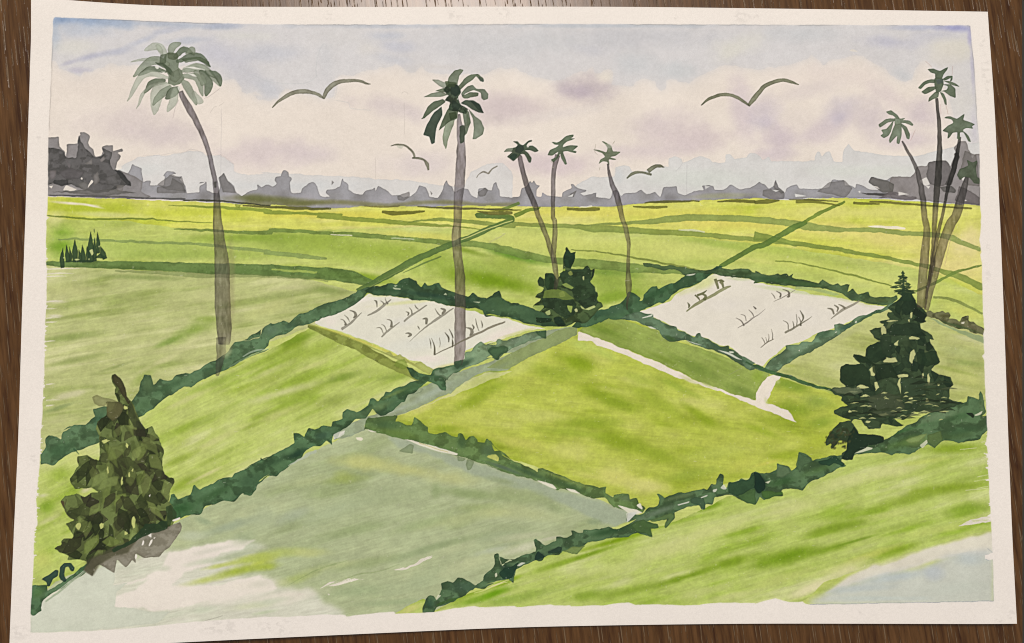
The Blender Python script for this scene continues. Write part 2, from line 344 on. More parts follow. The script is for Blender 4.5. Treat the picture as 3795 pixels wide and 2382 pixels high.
# ------------------------------------------------------------------ far trees
GR = (141, 143, 153)
TREES = K('a0', '860,1205 900,1210 915,1180 925,1150 950,1165 995,1180 1003,1280 1030,1268 1060,1270 1050,1300 1150,1298 1160,1240 1145,1230 1165,1200 1215,1200 1240,1215 1200,1230 1225,1240 1240,1232 1280,1232 1258,1255 1300,1300 1306,1350 1400,1345 1400,1300 1445,1270 1400,1282 1402,1272 1448,1270 1448,1330 1495,1350 1530,1350 1545,1300 1530,1240 1555,1230 1570,1208 1600,1270 1640,1300 1650,1345 1690,1370 1740,1345 1800,1325 1800,1290 1830,1310 1870,1290 1890,1295',
          'a1', '20,1355 60,1335 100,1325 98,1290 120,1310 180,1290 215,1305 240,1290 220,1262 225,1240 265,1235 275,1195 298,1185 320,1205 320,1235 342,1250 325,1280 335,1340 350,1352 410,1348 418,1318 460,1280 490,1275 520,1305 540,1370 580,1380 612,1375 580,1352 590,1332 640,1325 680,1300 700,1245 712,1275 740,1290 740,1320 780,1350 840,1362 860,1335 905,1330 920,1310 930,1335 945,1298 1000,1325 1040,1365 1100,1370 1130,1385 1170,1375 1210,1350 1240,1300 1285,1310 1305,1380 1365,1385 1400,1340 1410,1280 1425,1262 1440,1290 1470,1310 1480,1350 1540,1320 1580,1330 1600,1370 1640,1390 1645,1320 1700,1310 1720,1330 1745,1330 1755,1290 1775,1275 1795,1330 1800,1370 1890,1385',
          'a2', '180,1380 240,1378 250,1320 290,1310 310,1268 325,1285 340,1262 355,1290 385,1300 355,1330 355,1370 390,1377 395,1345 430,1370 530,1380 540,1345 600,1315 590,1290 610,1288 645,1320 705,1325 700,1340 665,1352 690,1370 780,1348 770,1385 870,1387 890,1330 925,1330 950,1372 970,1355 1050,1350 1090,1325 1120,1362 1180,1345 1225,1382 1245,1310 1340,1305 1345,1355 1400,1365 1470,1335 1530,1332 1518,1300 1560,1295 1600,1305 1605,1330 1670,1325 1720,1290 1780,1325 1850,1315 1890,1295',
          'a3', '40,1270 80,1290 100,1318 140,1300 150,1255 165,1310 215,1350 225,1320 300,1290 315,1325 400,1325 440,1320 525,1310 545,1255 635,1260 635,1295 680,1300 710,1320 715,1285 760,1300 810,1322 872,1330 800,1275 815,1240 860,1245 930,1260 960,1237 1100,1235 1125,1220 1125,1400 900,1392 600,1383 240,1392 100,1402',
          'a2', '1890,1385 1500,1402 1100,1422 1000,1436 860,1447 300,1447', 'a1', '1890,1455 1200,1447 850,1447 620,1462 400,1452 200,1445 0,1435', 'a0', '1500,1412 1300,1402 1100,1392 900,1375 860,1360')
fill(TREES, GR, .93, id=P_TREEL, edge=.34, er=1, var=.1, vsc=60, rough=2.5)
MT = np.zeros((NY, NX)); MT[ID == P_TREEL] = 1
for k in range(60):
    x = 1000 + k*29 % 1900; dab('d', 300+(k*61) % 1650, 455+(k*7) % 20, 22, 12, 0, [(110,112,118),(160,158,168),(128,130,134)][k % 3], .5, MT)
for s, t in [('1640,1345 1700,1310 1720,1330 1700,1370 1650,1375', 'a1'), ('1130,1355 1165,1340 1170,1375 1130,1410 1090,1400 1080,1375', 'a1'), ('1310,1335 1330,1355 1320,1368', 'a1'), ('625,1265 640,1280 625,1300', 'a1'),
             ('600,1350 640,1330 620,1380 585,1370', 'a2'), ('65,1330 115,1320 160,1320 215,1350 210,1395 110,1395 60,1370', 'a3'), ('530,1270 635,1262 690,1320 640,1385 540,1360 440,1340', 'a3'), ('1100,1295 1195,1225 1280,1240 1300,1340 1180,1330', 'a0'),
             ('1535,1240 1570,1208 1600,1270 1640,1310 1660,1350 1560,1345', 'a0'), ('1100,1310 1190,1300 1210,1245 1280,1290 1300,1350 1100,1355', 'a0'), ('140,1280 150,1260 165,1310 215,1345 190,1360 130,1310', 'a3')]:
    fill(T(t, s), (96, 98, 104), .6, edge=.25, rough=2, id=P_TREEL if t else None)
for s, t in [('1535,1300 1570,1305 1540,1325', 'a2'), ('575,1375 615,1355 610,1375', 'a2'), ('120,1325 175,1335 150,1342', 'a3'), ('285,1355 370,1372 290,1378', 'a3')]:
    fill(T(t, s), (214,212,210), .9, rough=1)
# underside of the tree line turns olive where it meets the yellow field
for x in range(0, 20): dab('a1', 60+x*95, 1425+12*math.sin(x*.8), 90, 20, 0, (112,116,70), .6, MT)
dab('a1', 250, 1405, 420, 34, -3, (92,100,52), .75, MT); dab('a0', 1760, 1385, 170, 34, -3, (96,104,60), .7, MT); dab('a2', 1650, 1370, 260, 22, 2, (150,155,110), .5, MT)

TLc = K('a0', '320,960 410,958 415,1020 450,1060 465,1090 465,1010 550,1005 548,955 565,950 562,928 600,927 635,950 620,1000 628,1030 655,1045 665,1090 710,1092 725,1060 714,1022 750,1012 790,1015 797,1060 830,1045 850,1035 858,1058 820,1075 845,1095 820,1140 810,1190 870,1200 900,1215 960,1240 1003,1280 990,1340 1060,1380 900,1392 620,1385 320,1372')
fill(TLc, (124,124,130), .95, id=P_TL, edge=.25, var=.12, vsc=50, rough=3)
DTL = K('a0', '320,1030 430,1045 470,1095 530,1105 550,1020 552,955 600,1040 655,1092 710,1100 735,1075 716,1025 760,1050 792,1070 770,1130 790,1185 860,1205 918,1270 915,1310 880,1290 850,1320 800,1330 760,1345 640,1350 560,1325 500,1280 440,1300 370,1290 320,1290')
fill(DTL, (80,82,90), .88, edge=.28, var=.1, rough=4, mott=.12, msc=25)
for s, c in [('375,1265 470,1255 480,1285 440,1305 370,1285', (66,68,76)), ('590,1145 640,1110 640,1155', (130,130,134)), ('700,1120 730,1095 735,1120 710,1140', (140,138,142)), ('460,1120 495,1160 490,1190', (120,118,128)), ('350,1190 395,1190 385,1250 350,1260', (118,116,124)),
             ('650,1230 690,1200 695,1270 660,1300', (122,122,126)), ('540,1290 600,1270 640,1310 590,1345', (112,114,118)), ('400,1200 500,1180 600,1200 560,1250 450,1250', (92,92,102)), ('800,1190 860,1210 920,1280 900,1300 850,1250', (58,60,66)), ('350,1340 800,1325 960,1350 700,1372', (96,98,104)),
             ('720,1240 800,1220 840,1290 760,1300', (96,98,106)), ('820,1300 870,1290 860,1340 820,1345', (118,118,122))]:
    fill(T('a0', s), c, .75, edge=.25, rough=3)
for s in ['565,1245 575,1240 582,1255 570,1258', '625,1285 640,1255 655,1270 615,1320', '465,1295 540,1325 500,1340 440,1330', '755,1370 830,1378 900,1385 770,1386', '340,1302 370,1300 360,1318', '805,1185 830,1165 860,1175 820,1195']:
    fill(T('a0', s), (226,216,204), .92, rough=1.5)

TRc = K('a3', '960,1392 940,1300 960,1237 1100,1235 1125,1215 1140,1165 1212,1165 1225,1138 1270,1130 1345,1118 1370,1165 1390,1120 1412,1060 1400,1030 1440,985 1480,985 1512,1050 1532,1112 1548,1080 1575,1078 1590,1100 1590,1440 1480,1432 1300,1412 1140,1400')
fill(TRc, (132,130,134), .95, id=P_TR, edge=.2, var=.1, rough=3)
for s, c in [('1225,1138 1345,1120 1375,1170 1360,1290 1290,1310 1225,1280 1205,1220', (96,96,104)), ('1340,1290 1390,1140 1400,1070 1430,1060 1440,1100 1400,1250 1385,1300', (78,78,84)), ('1300,1310 1390,1300 1412,1330 1400,1352 1320,1345', (84,86,92)),
             ('1440,1300 1583,1380 1583,1436 1480,1428 1400,1400', (96,94,102)), ('800,1275 815,1240 930,1262 985,1290 970,1350 900,1350 872,1330', (92,94,98)), ('750,1350 980,1355 1000,1372 800,1368', (62,62,68)), ('960,1340 1140,1382 1140,1396 870,1385', (104,102,112)),
             ('1480,1050 1560,1090 1583,1300 1500,1300 1430,1240', (108,108,112))]:
    fill(T('a3', s), c, .8, edge=.25, rough=3, id=P_TR)
for s in ['1160,1262 1210,1240 1232,1290 1200,1300 1175,1285', '1010,1342 1085,1358 1010,1368', '1448,1245 1475,1238 1462,1268', '820,1300 860,1305 880,1325', '1470,1398 1490,1402 1478,1408', '1200,1300 1232,1302 1220,1320', '728,1340 745,1335 742,1352']:
    fill(T('a3', s), (220,214,208), .9, rough=1)

# ------------------------------------------------------------------ fields
GROUND = np.vstack([HOR, T('d', '2345,490 2345,1500 60,1500 60,470')])
win, m = fill(GROUND, (188,202,98), id=P_LIME, ang=2, dark=(160,182,70), light=(204,214,118), la=260, lc=24, var=.05)
MG = np.zeros((NY, NX)); MG[win] = m
def gd(t, x, y, rx, ry, a, c, op=.5, clip=None, ns=.5): dab(t, x, y, rx, ry, a, tuple(v*(.96 if sum(c) < 430 else 1) for v in c), min(.97, op*1.15), MG if clip is None else clip, ns*.75)
YEL = np.vstack([HOR, T('d', '2345,700 2300,690 2200,640 2000,605 1800,575 1500,545 1250,530 1130,540 1000,533 800,540 480,545 300,520 60,512')])
fill(YEL, (212,216,88), id=P_FAR, ang=1, dark=(190,204,56), light=(222,220,120), la=300, lc=20, var=.05, edge=.08)
for q in [('d',220,490,180,22,0,(182,202,40),.8), ('d',480,500,200,18,0,(196,210,50),.7), ('d',250,505,120,8,-3,(214,216,140),.5), ('a0',520,1425,180,12,-5,(232,220,190),.85), ('a0',640,1440,90,9,-12,(232,222,196),.8),
          ('d',130,520,30,26,0,(214,214,130),.8), ('d',800,505,260,14,0,(218,212,70),.7), ('d',1450,500,400,14,0,(220,216,84),.7), ('d',1750,525,300,18,-2,(224,216,92),.7), ('d',2100,560,260,30,-8,(224,214,112),.8),
          ('d',2280,570,60,60,0,(228,214,140),.8), ('d',2250,630,120,36,-14,(226,214,124),.8), ('d',2050,500,260,20,0,(220,218,110),.7), ('d',1000,555,160,12,-4,(216,214,84),.6)]:
    gd(*q)
# green middle distance
for q in [('d',330,580,260,26,0,(166,190,84),.8), ('d',145,570,36,46,0,(120,170,40),.85), ('d',160,560,60,14,0,(180,198,100),.5), ('d',650,560,220,14,0,(122,162,44),.7), ('d',700,575,200,30,-4,(150,180,66),.7), ('d',450,600,320,14,0,(150,180,70),.6), ('d',620,640,300,10,-2,(120,160,60),.5),
          ('d',900,590,240,34,-6,(158,186,62),.8), ('d',870,620,160,16,-10,(176,198,84),.6), ('d',830,650,170,14,-8,(126,166,28),.7), ('d',1120,640,160,44,-10,(150,182,62),.8), ('d',1160,660,120,20,-10,(118,158,22),.85), ('d',1100,590,60,8,-14,(110,146,30),.6),
          ('d',1200,620,70,40,-10,(156,182,64),.7), ('d',1210,600,90,12,-14,(84,140,40),.7), ('d',1440,665,100,40,0,(150,180,66),.85), ('d',1430,640,100,12,-4,(112,150,56),.7), ('d',1440,700,90,16,10,(126,166,40),.7), ('d',1340,570,300,26,-3,(206,214,104),.8), ('d',1400,590,260,20,-3,(194,206,92),.6),
          ('d',1620,590,160,30,-6,(204,212,104),.8), ('d',1880,620,170,22,-10,(200,212,96),.8), ('d',2100,670,180,20,-14,(206,216,104),.8), ('d',1700,575,100,10,-10,(160,190,70),.6), ('d',2240,690,70,16,-20,(196,210,90),.6), ('d',2270,735,60,14,-18,(208,214,96),.7), ('d',2230,660,60,10,-16,(190,210,70),.5), ('d',1850,590,120,12,-8,(180,202,80),.6), ('d',1760,610,90,8,-8,(210,214,110),.6)]:
    gd(*q)

F1 = K('d', '60,622 420,640 700,650 850,690 740,765 620,810 520,860 340,915 320,985 240,990 60,1085')
w1, m1 = fill(F1, (180,189,116), id=P_F1, ang=9, dark=(146,164,84), light=(202,204,140), la=220, lc=16, var=.05, contrast=.9)
M1 = np.zeros((NY, NX)); M1[w1] = m1
for q in [('b0',450,520,300,60,0,(186,190,120),.5), ('b0',600,690,260,20,8,(136,158,72),.6), ('b0',480,850,260,30,8,(132,158,74),.6), ('b0',1350,800,180,60,22,(120,158,50),.6), ('b0',1450,720,130,30,0,(128,160,56),.5), ('b0',1180,880,130,26,22,(110,150,52),.6), ('b0',1000,430,320,22,-2,(128,152,80),.6), ('b0',1500,560,200,40,0,(196,200,130),.5),
          ('b0',560,1000,240,26,12,(126,150,70),.5), ('b0',1150,1010,180,24,26,(204,204,140),.6), ('b0',500,1250,180,26,14,(206,202,156),.7), ('b0',420,1340,130,18,18,(126,150,90),.6), ('b0',900,1180,180,30,25,(196,200,130),.5), ('b0',800,1060,180,16,18,(124,146,74),.5), ('b0',1000,1130,110,40,30,(138,168,64),.5),
          ('b1',600,520,170,30,-5,(122,146,72),.65), ('b1',360,500,180,30,0,(190,192,132),.6), ('b1',250,560,200,30,8,(146,164,90),.5), ('b1',200,640,200,50,20,(184,190,112),.5), ('b0',400,600,90,14,0,(208,204,164),.6), ('b0',390,700,60,12,0,(214,208,176),.7)]:
    gd(*q, clip=M1)
for y, x1 in [(372,560),(405,520),(425,470),(600,440),(650,400),(715,430),(745,400),(880,390),(1290,420),(1330,380),(1180,390)]:
    line('b0', '322,%d %d,%d %d,%d' % (y, (322+x1)//2, y-3, x1, y-4), [9, 10, 2], (226,216,196), .7, dry=.5)

F2 = K('d', '740,765 800,800 1010,885 1000,950 830,1010 650,1120 400,1230 130,1390 60,1430 60,1080 240,1010 340,960 520,880 640,820')
w2, m2 = fill(F2, (184,201,98), id=P_F2, ang=24, dark=(146,176,54), light=(204,211,132), la=260, lc=24, var=.05)
M2 = np.zeros((NY, NX)); M2[w2] = m2
for q in [('b1',350,880,180,60,35,(124,156,34),.75), ('b1',500,950,260,60,20,(150,180,52),.6), ('b1',420,850,180,30,20,(110,150,30),.5), ('b1',560,1180,320,50,18,(150,176,60),.6), ('b1',700,1130,180,26,14,(112,148,44),.6), ('b1',900,1100,200,60,10,(174,192,92),.6), ('b1',1050,1130,140,30,5,(130,160,60),.5),
          ('b1',300,1230,330,36,16,(212,212,150),.65), ('b1',640,1290,220,50,15,(136,160,60),.6), ('b1',200,1080,200,26,24,(206,208,136),.5), ('b1',120,1180,240,40,26,(160,182,66),.5), ('b1',250,1390,250,34,22,(196,200,120),.6), ('b1',480,1050,150,20,20,(206,210,124),.5),
          ('b0',1500,1170,200,30,22,(150,180,66),.6), ('b0',1300,1290,220,26,24,(206,208,132),.6), ('b0',1700,1200,180,24,20,(150,180,50),.6), ('b0',1500,1400,200,26,26,(160,184,80),.5),
          ('c0',1500,100,260,30,28,(206,208,130),.55), ('c0',1250,230,180,30,24,(146,176,50),.65), ('c0',1500,220,220,24,26,(150,178,60),.55), ('c0',1280,400,130,40,30,(140,172,44),.7), ('c0',1450,330,160,16,26,(212,208,140),.6), ('c0',1250,120,130,60,40,(166,190,70),.5),
          ('c0',420,340,120,60,20,(150,184,52),.7), ('c0',330,560,70,50,10,(130,172,40),.7), ('c0',340,650,120,22,26,(206,206,140),.6), ('c0',600,440,60,26,20,(222,212,168),.7), ('c0',330,800,120,90,20,(176,200,84),.6), ('c0',300,930,80,80,20,(196,206,96),.7), ('c0',560,210,120,40,20,(200,210,110),.5), ('c0',300,480,50,20,10,(214,208,170),.6)]:
    gd(*q, clip=M2)

F5 = K('b2', '645,830 640,780 740,740 900,700 1100,760 1300,850 1890,1075', 'd', '1810,880 2000,940 2010,1060 1960,1090 1750,1125 1520,1200 1300,1110 1090,1045 860,990 980,930 1100,890')
w5, m5 = fill(F5, (180,195,66), id=P_F5, ang=-6, dark=(148,172,38), light=(202,208,98), la=200, lc=40, var=.06)
M5 = np.zeros((NY, NX)); M5[w5] = m5
for q in [('b2',250,1050,220,60,28,(196,206,98),.7), ('b2',640,1020,200,70,-14,(132,166,22),.8), ('b2',500,1100,260,60,-10,(142,172,40),.6), ('b2',350,1230,180,50,14,(166,186,56),.5), ('b2',650,900,130,50,-20,(180,200,84),.8), ('b2',800,950,170,40,-24,(178,200,80),.7), ('b2',300,1400,340,50,-4,(194,202,92),.6),
          ('b2',900,1300,260,60,-20,(136,168,30),.75), ('b2',1200,1300,300,60,-30,(150,178,40),.6), ('b2',1500,1400,240,40,-35,(134,166,24),.65), ('b2',1100,1150,180,40,-20,(166,190,60),.6), ('b2',1350,1200,200,30,-25,(150,180,50),.6), ('b2',700,1450,260,50,0,(138,168,36),.7), ('b2',1300,1430,200,40,-20,(180,198,60),.6), ('b2',60,1200,130,40,20,(146,176,40),.6), ('b2',900,1220,180,30,-10,(186,198,80),.6),
          ('b1',1700,1150,190,70,30,(150,180,34),.75), ('b1',1600,1300,180,50,26,(140,170,30),.7), ('b1',1250,1350,140,34,24,(204,206,104),.7), ('b1',1500,1430,260,50,10,(186,198,74),.6), ('b1',1750,1100,110,30,30,(120,154,34),.6),
          ('c1',1600,30,250,40,-12,(190,198,72),.6), ('c1',1450,10,160,30,-4,(140,170,30),.6), ('c2',250,110,220,50,-8,(196,200,84),.7), ('c2',620,180,230,70,-10,(200,206,94),.8), ('c2',950,100,260,80,-20,(138,168,28),.85), ('c2',1200,190,260,60,-20,(146,174,38),.75), ('c2',600,40,300,34,-6,(150,180,44),.6),
          ('c2',900,350,260,60,-10,(204,206,96),.8), ('c2',1150,420,200,60,-4,(206,206,108),.8), ('c2',700,300,140,30,-20,(176,194,66),.6), ('c2',1450,330,260,50,10,(150,178,52),.6), ('c2',1600,180,260,60,10,(180,196,76),.6), ('c2',1750,60,180,40,-20,(186,200,70),.6), ('c2',1800,260,120,40,20,(192,202,72),.6), ('c2',500,300,90,40,-30,(164,186,40),.5),
          ('c3',200,140,180,50,10,(192,204,80),.7), ('c3',450,100,160,60,20,(176,196,50),.7), ('c3',60,30,160,30,-20,(150,180,36),.6), ('c3',100,250,120,20,14,(196,198,70),.7),
          ('b3',250,1180,140,50,-14,(130,164,50),.8), ('b3',300,1350,160,60,-10,(134,166,40),.75), ('b3',450,1300,130,60,-10,(140,170,60),.7), ('b3',150,1450,200,40,-20,(160,184,46),.6), ('b3',480,1440,120,50,10,(130,164,44),.6)]:
    gd(*q, clip=M5)
F6 = K('b2', '652,806 700,770 740,745 850,722 950,718 1060,760 1200,800 1330,880 1500,920 1700,1000 1890,1078', 'b3', '0,1050 60,1075 115,1105 60,1170 35,1200 15,1240 15,1280 0,1285', 'b2', '1890,1292 1780,1262 1640,1215 1500,1165 1400,1115 1250,1040 1200,1020 1000,940 950,930 870,885 800,860 750,845')
w6, m6 = fill(F6, (142,166,74), id=P_F6, ang=-24, dark=(112,144,50), light=(158,182,86), la=200, lc=36, var=.06, edge=.1)
M6 = np.zeros((NY, NX)); M6[w6] = m6
for q in [('b2',850,770,150,30,-8,(132,158,56),.6), ('b2',1150,920,200,40,-24,(156,180,84),.5), ('b2',1500,1080,240,40,-26,(116,146,60),.6), ('b2',1800,1230,160,40,-22,(110,142,58),.6), ('b2',1250,1000,120,18,-26,(118,148,50),.5), ('b3',30,1120,60,60,0,(138,172,50),.6)]:
    gd(*q, clip=M6)
TRK = K('b2', '645,810 700,820 760,848 800,860 870,888 950,928 1000,945 1200,1022 1250,1042 1340,1090 1500,1168 1640,1215 1780,1262 1890,1290', 'b3', '15,1270 15,1235 40,1195 62,1165 100,1120 145,1112 192,1125 152,1165 148,1190 122,1230 110,1270 75,1312 120,1320 190,1345 235,1360 262,1395 270,1425 293,1450 150,1388 0,1332',
        'b2', '1890,1335 1700,1250 1500,1185 1310,1118 1200,1070 1010,992 850,925 775,905 748,872 645,874')
fill(TRK, (234,221,206), .96, id=P_TRACK, rough=3.5, var=.02, edge=.02)
for q in [('b2',1430,1150,90,18,-24,(206,204,150),.9), ('b2',1560,1190,80,12,-22,(200,204,140),.8), ('b3',85,1300,14,30,20,(200,206,140),.6), ('b3',165,1160,20,20,0,(206,208,150),.4)]: gd(*q)
F9 = K('b3', '110,1085 250,1020 420,940 560,840 760,730 960,640 1180,690 1300,725 1440,775 1625,840 1625,1300 1500,1260 1300,1360 700,1270 560,1215 380,1160 200,1110')
w9, m9 = fill(F9, (188,195,116), id=P_F9, ang=-10, dark=(158,172,84), light=(202,206,138), la=200, lc=30, var=.05)
M9 = np.zeros((NY, NX)); M9[w9] = m9
for q in [('b3',450,960,200,70,20,(194,200,124),.6), ('b3',350,1090,180,30,-16,(176,188,100),.7), ('b3',1450,950,150,50,-8,(176,188,116),.6), ('b3',1500,1030,150,26,-6,(140,164,80),.65), ('b3',1480,1130,180,50,-14,(196,202,110),.6), ('b3',1550,1250,90,50,0,(196,202,110),.6), ('b3',1500,860,130,24,-14,(196,198,140),.6), ('b3',1400,1080,200,16,-14,(150,172,70),.5), ('b3',650,820,140,30,24,(180,186,120),.6), ('b3',250,1050,70,16,0,(160,176,70),.5)]:
    gd(*q, clip=M9)
fill(K('b3', '195,1085 330,1075 480,1120 600,1150 590,1170 430,1165'), (170,184,96), .5, rough=3)

F10 = K('d', '740,1060 860,1005 960,1025 1060,1060 1200,1100 1300,1135 1510,1212 1380,1265 1170,1350 1000,1450 850,1452 700,1462 60,1500 60,1430 130,1370 400,1235 600,1140')
w10, m10 = fill(F10, (168,181,136), id=P_F10, ang=14, dark=(146,164,112), light=(186,196,146), la=230, lc=34, var=.05, contrast=.8)
M10 = np.zeros((NY, NX)); M10[w10] = m10
BG = K('c1', '1000,60 1150,90 1300,150 1500,215 1700,270 1890,330', 'c2', '0,290 150,330 370,385 500,440 650,480 750,505 900,560 1000,590 1060,600 1000,650 920,690 830,680 750,640 600,570 480,520 300,440 0,400', 'c1', '1890,420 1600,330 1300,190 1080,140')
fill(BG, (152,167,144), .85, soft=2, var=.04, rough=4)
for q in [('c1',850,250,260,60,-4,(190,196,116),.8), ('c1',1150,300,230,50,-6,(188,194,118),.75), ('c1',700,370,180,34,6,(150,172,92),.6), ('c1',700,340,80,50,0,(160,180,84),.5), ('c1',1450,360,240,60,-6,(186,192,124),.65), ('c1',1600,470,260,40,-6,(130,156,96),.6), ('c1',1350,450,40,60,0,(128,154,98),.5), ('c1',450,380,200,40,12,(178,190,130),.5),
          ('c1',1000,480,360,80,4,(154,170,126),.6), ('c1',600,600,300,60,18,(164,180,140),.5), ('c1',350,620,160,50,20,(160,174,148),.6), ('c1',150,640,120,90,20,(166,180,144),.5), ('c1',1500,650,300,50,10,(176,188,128),.5), ('c1',1650,560,200,30,4,(150,170,104),.5), ('c1',800,720,330,40,14,(144,166,112),.5),
          ('c1',1250,680,260,40,16,(150,172,116),.5), ('c1',250,880,240,40,6,(172,190,96),.75), ('c1',80,950,180,50,14,(184,200,70),.85), ('c1',450,880,170,36,0,(190,198,120),.6), ('c1',650,970,260,26,10,(176,188,128),.6), ('c1',350,1070,200,40,16,(164,184,96),.6), ('c1',900,950,300,40,12,(146,166,110),.6), ('c1',1250,870,260,30,18,(140,162,116),.5),
          ('c1',800,1150,260,50,6,(152,172,126),.6), ('c1',1250,1080,260,70,16,(162,178,136),.6), ('c1',1050,1230,260,26,4,(148,168,124),.6), ('c1',1600,950,260,60,20,(188,196,146),.55), ('c1',1500,800,300,30,14,(140,162,112),.5), ('c1',1800,760,200,40,14,(148,166,126),.5), ('c1',1750,860,150,26,14,(176,186,160),.6),
          ('c2',200,480,240,70,-6,(146,166,110),.65), ('c2',300,600,280,60,-8,(178,188,130),.6), ('c2',480,560,120,50,-20,(136,158,106),.55), ('c2',150,700,220,36,-2,(150,166,120),.5), ('c2',300,760,240,26,6,(184,190,150),.6), ('c2',60,600,150,40,0,(186,194,126),.5), ('c2',250,850,160,34,16,(200,202,168),.8), ('c2',100,830,200,14,8,(150,166,126),.5), ('c2',760,665,60,26,0,(134,156,118),.7), ('c2',450,780,90,16,10,(190,190,160),.7), ('c2',120,380,130,30,-12,(140,160,104),.5)]:
    gd(*q, clip=M10)
PALE = K('c0', '190,1250 330,1180 620,1000 800,940 1000,900 1160,870 1350,850 1700,790 1890,860', 'c1', '0,860 100,880 60,960 -60,1030 160,1040 240,1120 320,1135 480,1125 520,1160 560,1230 700,1290 730,1345 560,1345 100,1370', 'c0', '1000,1440 190,1470')
fill(PALE, (213,211,191), .95, id=P_PALE, var=.03, soft=4, ang=10, dark=(196,203,178), light=(220,214,200), contrast=.7, rough=6)
MPA = np.zeros((NY, NX)); MPA[ID == P_PALE] = 1
fill(K('c0', '800,1110 900,1090 1050,1040 1110,1010 1180,880 1340,850 1600,800 1790,790 1700,850 1500,900 1480,960 1300,1020 1200,1110 1500,1110 1700,1060 1890,1035', 'c1', '100,1040 200,1080 240,1130 150,1150 30,1180', 'c0', '1890,1130 1600,1190 1400,1230 1250,1270 1080,1295 1000,1262 880,1280 800,1255 805,1200 850,1170 950,1130 1050,1060 820,1120'), (234,222,208), .95, rough=5, soft=1, var=.02)
for q in [('c1',60,1120,260,60,6,(230,220,202),.9), ('c1',300,1190,260,50,8,(226,216,198),.8), ('c0',1600,1180,260,60,10,(232,221,206),.8), ('c0',1150,990,60,26,5,(206,206,184),.8), ('c0',1450,940,160,26,10,(196,202,176),.7), ('c0',1600,700,200,40,16,(152,168,138),.8), ('c0',1350,760,140,40,0,(184,194,160),.8), ('c0',1430,660,80,30,-20,(140,162,126),.6), ('c0',1700,780,100,60,20,(150,168,130),.5), ('c0',1500,860,180,20,12,(214,208,192),.8), ('c0',1650,900,150,24,14,(158,172,134),.6),
          ('c0',1450,1070,200,30,12,(192,204,110),.9), ('c0',1650,1010,180,36,12,(166,190,60),.85), ('c0',1750,930,150,36,10,(170,190,80),.8), ('c0',1850,980,120,34,8,(166,190,60),.8), ('c0',1550,970,150,20,12,(186,200,90),.7), ('c1',120,910,140,34,6,(176,194,84),.6),
          ('c0',1780,1250,180,30,8,(204,208,170),.7), ('c0',1850,1300,100,16,10,(184,196,160),.6), ('c1',200,1220,160,26,10,(196,202,176),.6), ('c1',120,1100,100,30,8,(214,208,190),.7)]:
    gd(*q)
fill(K('c0', '215,1440 215,1330 300,1230 500,1090 610,1020 800,960 800,1110 900,1090 820,1150 800,1260 950,1275 1100,1300 1200,1290 1100,1370 900,1400 600,1425'), (205,209,190), .8, var=.03, rough=3, edge=.06, id=P_PALE)
for s in ['1060,1010 1100,980 1140,990 1200,965 1240,930 1300,905 1330,900 1320,920 1260,945 1190,985 1150,1000 1090,1010', '610,1090 700,1068 850,1068 760,1090 600,1120 540,1130', '430,1170 400,1165 370,1190', '590,1170 608,1175 600,1182', '1440,1132 1465,1136 1450,1140']:
    fill(T('c1', s), (226,216,198), .9, dry=.75, ang=20, rough=4)
for s in ['540,985 640,960 730,935', '300,1120 500,1010 660,960', '620,1085 700,1070 820,1030 960,1010 1100,960']:
    line('c1', s, [2, 7, 3], (128,152,96), .5)
line('c0', '1350,1380 1450,1355 1560,1320', 4, (140,140,130), .5)

